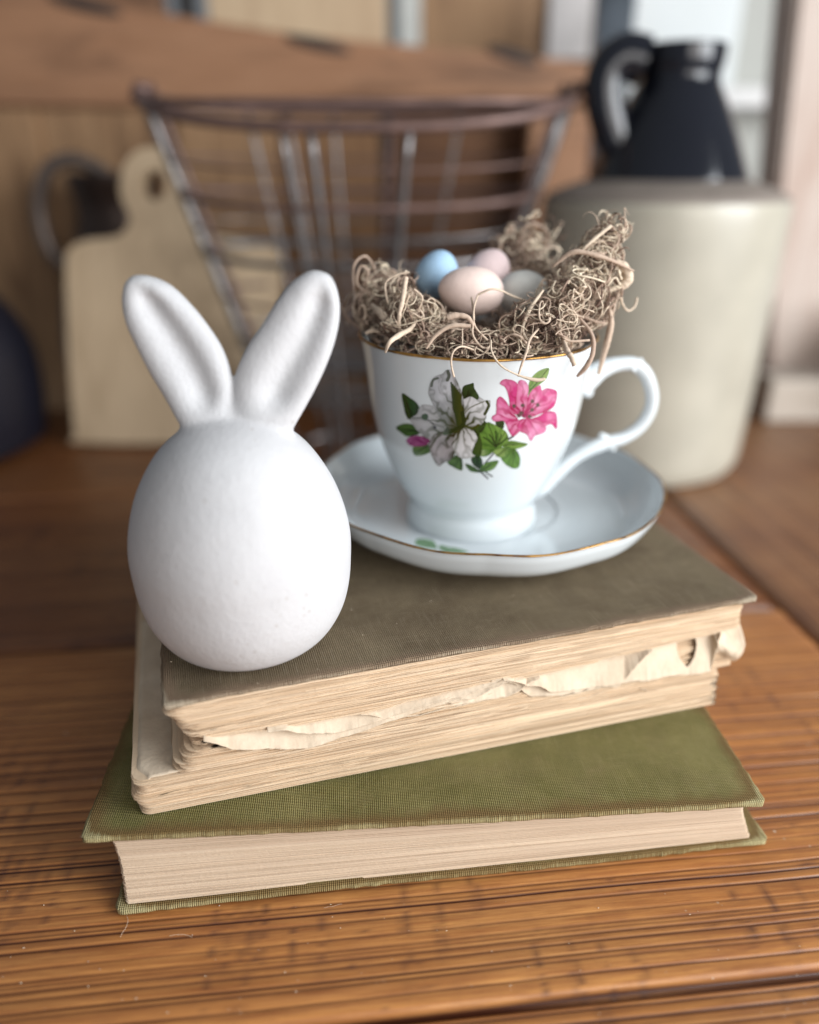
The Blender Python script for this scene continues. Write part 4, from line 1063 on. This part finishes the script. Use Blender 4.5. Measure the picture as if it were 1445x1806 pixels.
# ------------------------------------------------------------------ crumbs of plaster and moss lying about
def crumbs():
    V = []; F = []; T = []; b = 0; r = random.Random(5)
    def add(P, rad, tone, n=0):
        nonlocal b
        if n:
            pts = [np.array(P)]; d = np.array([r.gauss(0, 1), r.gauss(0, 1), 0]); d /= np.linalg.norm(d)
            for i in range(9):
                a = r.uniform(-.35, .35); d = np.array([d[0] * math.cos(a) - d[1] * math.sin(a), d[0] * math.sin(a) + d[1] * math.cos(a), 0]); pts.append(pts[-1] + d * n / 9)
            v, f = tube_arrays(pts, rad, 4)
        else:
            v = np.array([[1, 0, 0], [0, 1, 0], [-1, 0, 0], [0, -1, 0], [0, 0, 1], [0, 0, -1]]) * rad * np.array([[r.uniform(.6, 1.6), r.uniform(.5, 1), .6]]) + P
            f = np.array([[0, 1, 4, 4], [1, 2, 4, 4], [2, 3, 4, 4], [3, 0, 4, 4], [1, 0, 5, 5], [2, 1, 5, 5], [3, 2, 5, 5], [0, 3, 5, 5]])
            tri = f[:, :3]; F.extend((tri + b).tolist()); V.append(v); T.extend([tone] * len(v)); b += len(v); return
        F.extend((f + b).tolist()); V.append(v); T.extend([tone] * len(v)); b += len(v)
    for i in range(70):
        p = on_z(r.uniform(0, 1445), r.uniform(1560, 1800), ZT + .0002); add(p, r.uniform(.00012, .00034), r.uniform(.5, 1))
    for i in range(3):
        p = on_z(r.uniform(0, 1445), r.uniform(1580, 1800), ZT + .0004); add(p, .00006, r.uniform(.6, 1), r.uniform(.004, .014))
    for (a, c) in ((302, 1167), (640, 1120), (700, 1100), (455, 1205), (560, 1180), (760, 1060), (905, 1050), (620, 1075)):
        add(on_z(a, c, ZB + .0002), r.uniform(.00015, .0003), 1.0)
    o = mesh_obj('crumbs', np.vstack(V), [tuple(x) for x in F], M_MOSS, None, False, {'tone': T})
    tag(o, 'scattered pale crumbs and hair-fine fibres on the table and brown cover', 'crumbs', kind='stuff')
crumbs()

# ------------------------------------------------------------------ BACKGROUND: stoneware jug
jx, jy = .1835, .597
jug = tag(empty('stoneware_jug', (jx, jy, ZT)), 'tall stoneware jug with cream body and glossy black shoulder and handle', 'jug')
M_CREAM = mat_simple('cream_stoneware', (.45, .42, .345), .30, var=.10, scale=22, bump=.05)
M_BLACK = mat_simple('black_glaze', (.010, .011, .016), .12, var=.2, scale=10, bump=.08)
jz = .1985
lathe('body', spline(np.array([(.0001, .001), (.068, .001), (.0765, .004), (.0800, .010), (.0815, .03), (.0840, .10), (.0858, .17), (.0860, jz - .008), (.0850, jz - .003)]), 60), M_CREAM, jug, 96)
lathe('shoulder_band', spline(np.array([(.0850, jz - .003), (.083, jz), (.072, jz + .005), (.0560, jz + .010)]), 14), mat_simple('grey_unglazed_band', (.24, .20, .17), .6, var=.15), jug, 96)
lathe('black_shoulder', spline(np.array([(.0562, jz + .008), (.0555, jz + .011), (.050, jz + .024), (.043, jz + .040), (.034, jz + .058), (.0285, jz + .068), (.0270, jz + .074), (.0285, jz + .082), (.0288, jz + .090), (.0275, jz + .0925), (.018, jz + .0925), (.0165, jz + .088), (.0165, jz + .05), (.0001, jz + .049)]), 90), M_BLACK, jug, 96)
def on_jug(px, py, y=jy - .012): return on_y(px, py, y) - np.array([jx, jy, ZT])
P = spline([on_jug(*q) for q in [(1135, 108), (1108, 100), (1080, 115), (1066, 150), (1070, 195), (1082, 235), (1098, 262), (1120, 285)]], 60)
V, F = tube_arrays(P, np.interp(np.linspace(0, 1, 60), [0, .3, .8, 1], [.012, .0105, .010, .014]), 20, 1.3)
mesh_obj('handle', V, F, M_BLACK, jug)

# ------------------------------------------------------------------ wire basket
M_WIRE = mat_simple('grey_galvanised_wire', (.20, .19, .19), .32, .8, .3, 60)
M_RUST = mat_simple('rusty_brown_wire', (.17, .105, .09), .45, .4, .3, 60)
BY = .600; zr = .041; zb = ZT + .002
basket = tag(empty('wire_basket', (-.036, BY, ZT)), 'tapered wire basket with a rusty sagging rim standing behind the bunny', 'basket')
BO = np.array([-.04, BY, ZT])
def hoop(h, front_sag=0.0, n=72):
    """closed hoop at height share h (1 = rim); corners left and right, bowed towards the camera and flatter behind"""
    half = lerp(.064, .148, h); t = np.arange(n) / n * 2 * math.pi
    x = half * np.sign(np.cos(t)) * np.abs(np.cos(t)) ** .8
    y = np.where(np.sin(t) < 0, np.sin(t) * lerp(.045, .075, h), np.sin(t) * lerp(.04, .055, h))
    z = lerp(zb, zr, h) - ZT - front_sag * np.maximum(0, -np.sin(t)) ** 1.2 - front_sag * .25 * np.maximum(0, np.sin(t))
    return np.stack([x, y, z], 1)
def ring(name, P, r, mat): 
    P2 = np.vstack([P, P[:2]]); V, F = tube_arrays(P2, np.full(len(P2), r), 10); return mesh_obj(name, V, F, mat, basket)
ring('rim', hoop(1.0, .022), .0036, M_RUST)
ring('rim_wire', hoop(.985, .004), .0022, M_RUST)
for h, m_, r_ in ((.86, M_RUST, .0010), (.77, M_RUST, .0023), (.69, M_WIRE, .0010), (.62, M_WIRE, .0024), (.50, M_RUST, .0014), (.39, M_WIRE, .0018), (.345, M_WIRE, .0023), (.262, M_WIRE, .0023), (.222, M_WIRE, .0025), (.0, M_WIRE, .0024)):
    ring('hoop_wire', hoop(h, .012 * h), r_, m_)
for t in (1.465, 1.557, 1.43, .60, .47, 1.87, .36, .53, .67):
    a_ = t * math.pi; cth = math.cos(a_)
    q = []
    for h in np.linspace(0, 1, 12):
        hp_ = hoop(h, .022 * h ** 4, 400); q.append(hp_[int(round((t % 2) / 2 * 400)) % 400])
    tube('upright_wire', q, .0025 if t in (1.465, 1.557) else .0017, M_WIRE if t != .47 else M_RUST, basket, 8)
for i, dx in ((36, -.0), (0, .0)):
    q = np.array([hoop(h)[i] for h in np.linspace(0, 1.03, 12)]); tube('corner_post', q, .0034, M_WIRE, basket, 10)
    tube('corner_post', q + np.array([.007 if i == 36 else -.007, .004, 0]), .0028, M_RUST, basket, 8)
    tube('corner_hook', [q[-1] + np.array([-.003, 0, -.010]), q[-1] + np.array([0, -.002, -.002]), q[-1] + np.array([.008, 0, -.004])], .0040, M_RUST, basket, 8)
for k in range(6):
    x = -.05 + k * .02; y = .040 * math.sqrt(max(0, 1 - (x / .064) ** 2)); tube('base_wire', [(x, -y * 1.1, .003), (x, y, .003)], .0018, M_WIRE, basket, 8)

# ------------------------------------------------------------------ cutting board
M_BOARD = mat_wood('pale_maple', (.66, .50, .33), (.54, .40, .26), (.40, .28, .17), (18, 3, 2), .6)
board1 = empty('cutting_board', (0, 0, 0))
tag(board1, 'pale wooden paddle cutting board with a round hole in its handle, leaning at the left', 'cutting board')
def leanp(px, py):
    """meet the sight line with the leaning plane of the board"""
    d = ray(px, py); n = np.array([0, math.cos(.17), -math.sin(.17)]); p0 = np.array([0, .612, ZT]); return d * (p0 @ n) / (d @ n)
out = [(150, 782), (133, 765), (128, 720), (120, 600), (116, 470), (122, 440), (150, 424), (200, 418), (222, 404), (228, 380), (214, 350), (212, 318), (222, 285), (245, 264), (275, 260), (303, 272), (320, 300), (330, 345), (342, 385), (362, 410), (400, 418), (452, 424), (480, 438), (492, 470), (489, 600), (482, 720), (476, 762), (455, 780)]
def solid_outline(name, outline, hole, mat, parent, thick, back=(0, 1, 0)):
    bm = bmesh.new(); O = [leanp(*p) for p in outline]; b = np.array(back) * thick
    loops = [O] + ([hole] if hole is not None else [])
    edges = []; rings = []
    for lp in loops:
        vs = [bm.verts.new(p) for p in lp]; rings.append(vs)
        for i in range(len(vs)): edges.append(bm.edges.new((vs[i], vs[(i + 1) % len(vs)])))
    g = bmesh.ops.triangle_fill(bm, use_beauty=True, use_dissolve=False, edges=edges)
    fs = [f for f in g['geom'] if isinstance(f, bmesh.types.BMFace)]
    ex = bmesh.ops.extrude_face_region(bm, geom=fs)
    for v in [v for v in ex['geom'] if isinstance(v, bmesh.types.BMVert)]: v.co += Vector(b)
    bmesh.ops.recalc_face_normals(bm, faces=bm.faces[:])
    return bm_obj(name, bm, mat, parent)
outs = spline(np.array(out, float), 120, True)
hole = [leanp(272 + 24 * math.cos(a), 326 + 27 * math.sin(a)) for a in np.arange(24) / 24 * 2 * math.pi]
ob = solid_outline('board', outs, hole, M_BOARD, board1, .016, (0, math.cos(.17), -math.sin(.17)))
bpy.context.view_layer.update()

# ------------------------------------------------------------------ dark pitcher and its loop handle, far left
M_PEWT = mat_simple('dark_tarnished_metal', (.055, .035, .028), .35, .5, .3, 20)
M_PEWL = mat_simple('grey_tarnished_metal', (.20, .16, .14), .4, .6, .2, 20)
pc = on_y(238, 560, .755)
pitcher = tag(empty('pitcher', (pc[0], .755, ZT)), 'dark tarnished metal pitcher with a loop handle behind the cutting board', 'pitcher')
lathe('body', spline(np.array([(.0001, .002), (.055, .002), (.064, .02), (.068, .06), (.060, .11), (.044, .150), (.036, .180), (.041, .208), (.038, .208), (.033, .185), (.0001, .185)]), 50), M_PEWT, pitcher, 64)
def rel(px, py, y, o): return on_y(px, py, y) - np.array(o.location)
tube('handle', spline([rel(*q, .745, pitcher) for q in [(205, 322), (170, 296), (125, 281), (86, 298), (70, 350), (76, 405), (96, 450), (130, 472), (170, 470)]], 50), .0062, M_PEWL, pitcher, 12)
M_NAVY = mat_simple('navy_enamel', (.008, .008, .016), .5, 0, .2, 10)
crock = tag(empty('dark_crock', (-.415, .61, ZT)), 'blue-black round crock cut off by the left edge of the photo', 'crock')
lathe('body', spline(np.array([(.0001, .002), (.09, .002), (.103, .02), (.105, .07), (.094, .105), (.072, .135), (.052, .165), (.053, .175), (.049, .175), (.046, .16), (.0001, .155)]), 50), M_NAVY, crock, 64)

# ------------------------------------------------------------------ wooden crate behind
M_W1 = mat_wood('reclaimed_orange_brown_wood', (.42, .225, .128), (.32, .16, .085), (.12, .065, .04), (1.5, 2, 22))
M_W2 = mat_wood('reclaimed_tan_wood', (.45, .275, .15), (.31, .175, .092), (.13, .07, .038), (22, 2, 1.5))
M_W3 = mat_wood('shade_darkened_wood', (.20, .095, .045), (.13, .058, .028), (.05, .025, .016), (1.5, 2, 22))  # shade in the right part of the crate painted in as darker wood
M_W4 = mat_wood('old_brown_wood', (.36, .20, .10), (.24, .125, .06), (.11, .055, .03), (22, 2, 1.5))
M_DK0 = mat_simple('black_gap_strip', (.02, .018, .02), .6)  # black board painted in for the dark gap between two planks
M_KNOT = mat_simple('dark_knot', (.05, .035, .03), .7)
CY_ = .80
crate = tag(empty('plank_crate', (0, CY_, ZT)), 'tall crate of reclaimed brown planks standing behind the basket', 'crate')
def wy(px, py, y): p = on_y(px, py, y); return p[0], p[2] - ZT
def quad_board(name, pts, y, t, mat, parent, y_off=0):
    bm = bmesh.new(); f = []
    for a, b in pts:
        x, z = wy(a, b, y); f.append(bm.verts.new((x, y - CY_ + y_off, z)))
    fc = bm.faces.new(f); ex = bmesh.ops.extrude_face_region(bm, geom=[fc])
    for v in [v for v in ex['geom'] if isinstance(v, bmesh.types.BMVert)]: v.co.y += t
    bmesh.ops.recalc_face_normals(bm, faces=bm.faces[:])
    bmesh.ops.bevel(bm, geom=bm.edges[:], offset=.0025, segments=2, affect='EDGES')
    return bm_obj(name, bm, mat, parent)
quad_board('top_plank', [(-120, -60), (85, -8), (540, 62), (940, 100), (1052, 112), (1048, 172), (600, 178), (230, 188), (-120, 182)], CY_, .03, M_W1, crate)
for (a, b, c, d) in ((560, 78, 56, 9), (905, 98, 46, 9), (150, 10, 60, 9)):
    x, z = wy(a, b, CY_); bm = bmesh.new(); bmesh.ops.create_uvsphere(bm, u_segments=20, v_segments=10, radius=1)
    for v in bm.verts: v.co = Vector((x + v.co.x * c * CY_ / FPX * .9, v.co.y * .003, z + v.co.z * d * CY_ / FPX + v.co.x * -.006))
    bm_obj('knot', bm, M_KNOT, crate, True)
for (a, b, m_, dy) in ((-120, 62, M_W2, .0), (66, 300, M_W2, .004), (304, 486, M_W2, .002), (492, 668, M_W4, .010), (670, 688, M_DK0, .02), (690, 930, M_W3, .045), (936, 1046, M_W1, .003)):
    quad_board('upright_plank', [(a, 190), (b, 190), (b - (b - 722) * .14, 745), (a - (a - 722) * .14, 745)], CY_ + .006 + dy, .018, m_, crate)
x0, z0 = wy(-120, 700, CY_ + .06); x1, z1 = wy(1046, 100, CY_ + .06)
box('back_panel', x0, x1, .075, .085, .001, z1, M_W3, crate)
# panelled cupboard above and behind
M_TAN = mat_wood('light_tan_panel', (.74, .55, .36), (.64, .46, .29), (.52, .35, .22), (14, 2, 1.2))
cab = tag(empty('tan_cabinet', (0, 1.0, ZT)), 'light tan panelled cabinet showing along the top edge above the crate', 'cabinet')
def cy_box(name, pa_, pb_, y, t, mat, par, zmin=None):
    xa, za = wy(*pa_, y); xb, zb_ = wy(*pb_, y)
    return box(name, min(xa, xb), max(xa, xb), y - par.location[1], y - par.location[1] + t, min(za, zb_) if zmin is None else zmin, max(za, zb_), mat, par, .002)
M_GREY = mat_simple('grey_painted_strip', (.62, .58, .56), .5)
M_DK = mat_simple('near_black', (.03, .028, .028), .5)  # near-black strips between the cabinet panels
cy_box('panel', (-160, -160), (320, 330), 1.0, .03, M_W1, cab)
cy_box('dark_strip', (325, -160), (345, 330), .995, .02, M_DK, cab)
cy_box('panel', (350, -160), (686, 330), 1.0, .03, M_TAN, cab)
cy_box('dark_strip', (688, -160), (700, 330), .997, .02, M_DK, cab)
cy_box('grey_strip', (702, -160), (740, 330), .99, .02, mat_simple('white_grey_strip', (.60, .60, .56), .5), cab)
cy_box('panel', (744, -160), (976, 330), 1.0, .03, M_W2, cab)
cy_box('grey_strip', (980, -160), (1022, 330), .99, .02, M_GREY, cab)
cy_box('side_board', (1024, -160), (1052, 330), 1.0, .03, M_W1, cab)
box('base', -.75, .30, .0, .05, -.02, .06, M_W1, cab)

# ------------------------------------------------------------------ right side: bright painted wall, sill, weathered post
M_WALL = mat_simple('white_painted_wall', (.82, .86, .86), .6, var=.05, scale=5)
M_WALL2 = mat_simple('sage_grey_panel', (.50, .50, .46), .6, var=.06, scale=5)
M_WALL3 = mat_simple('grey_recess', (.40, .38, .34), .6, var=.06, scale=5)
rw = tag(empty('painted_wall_panel', (.55, 1.05, ZT)), 'white and sage-grey painted wall panelling behind the jug', 'wall panel')
def rb(name, pa_, pb_, y, t, mat, par):
    xa, za = wy(*pa_, y); xb, zb_ = wy(*pb_, y)
    o = box(name, xa - par.location[0], xb - par.location[0], y - par.location[1], y - par.location[1] + t, min(za, zb_), max(za, zb_), mat, par, .002); return o
rb('white_panel', (1052, -200), (1262, 330), 1.05, .03, M_WALL, rw)
rb('sage_panel', (1264, -200), (1345, 330), 1.055, .03, M_WALL2, rw)
rb('recess_panel', (1347, -200), (1700, 330), 1.06, .03, M_WALL3, rw)
rb('lower_panel', (1052, 332), (1800, 760), 1.05, .03, M_WALL3, rw)
rb('sill', (1235, 152), (1440, 190), .98, .07, mat_simple('white_sill', (.82, .80, .78), .5), rw)
post = tag(empty('weathered_post', (.55, .70, ZT)), 'weathered greyish-pink wooden post at the right edge', 'post')
M_POST = mat_wood('weathered_grey_pink_wood', (.62, .54, .48), (.52, .41, .35), (.42, .28, .22), (16, 16, 1.5))
def wl(px, py, y, par): x, z = wy(px, py, y); return (x - par.location[0], y - par.location[1], z)
bm = bmesh.new()
f = [bm.verts.new(wl(*q, .74, post)) for q in [(1352, 738), (1366, 420), (1412, -40), (1560, -40), (1560, 738)]]
fc = bm.faces.new(f); ex = bmesh.ops.extrude_face_region(bm, geom=[fc])
for v in [v for v in ex['geom'] if isinstance(v, bmesh.types.BMVert)]: v.co.y += .05
bmesh.ops.recalc_face_normals(bm, faces=bm.faces[:]); bmesh.ops.bevel(bm, geom=bm.edges[:], offset=.003, segments=2, affect='EDGES')
bm_obj('post', bm, M_POST, post)
jar = tag(empty('white_crock', (.463, .66, ZT)), 'small white glazed crock cut off at the right edge beside the post', 'crock')
M_WHITE = mat_simple('white_glaze', (.62, .64, .70), .3, var=.04)
lathe('body', spline(np.array([(.0001, .030), (.030, .030), (.044, .036), (.052, .055), (.052, .085), (.046, .10), (.048, .106), (.044, .106), (.042, .098), (.0001, .095)]), 40), M_WHITE, jar, 48)
lathe('foot', spline(np.array([(.0001, .0), (.032, .0), (.033, .015), (.028, .031), (.0001, .031)]), 16), mat_simple('brown_foot', (.12, .07, .05), .6), jar, 48)
blk = tag(empty('wooden_block', (.355, .69, ZT)), 'small pale wooden block on the table between jug and post', 'block')
box('block', -.026, .032, -.010, .03, .0, .040, mat_wood('pale_block_wood', (.50, .44, .38), (.42, .36, .30), (.36, .29, .23)), blk, bev=.003)
can = tag(empty('tin_canister', (on_y(1082, 40, .86)[0], .86, ZT)), 'shiny grey and black canister behind the handle of the jug', 'canister')
zt_ = on_y(1080, -60, .86)[2] - ZT
lathe('body', [(.0001, 0), (.020, 0), (.020, zt_), (.0001, zt_)], mat_simple('polished_tin', (.45, .50, .56), .25, .9), can, 40)
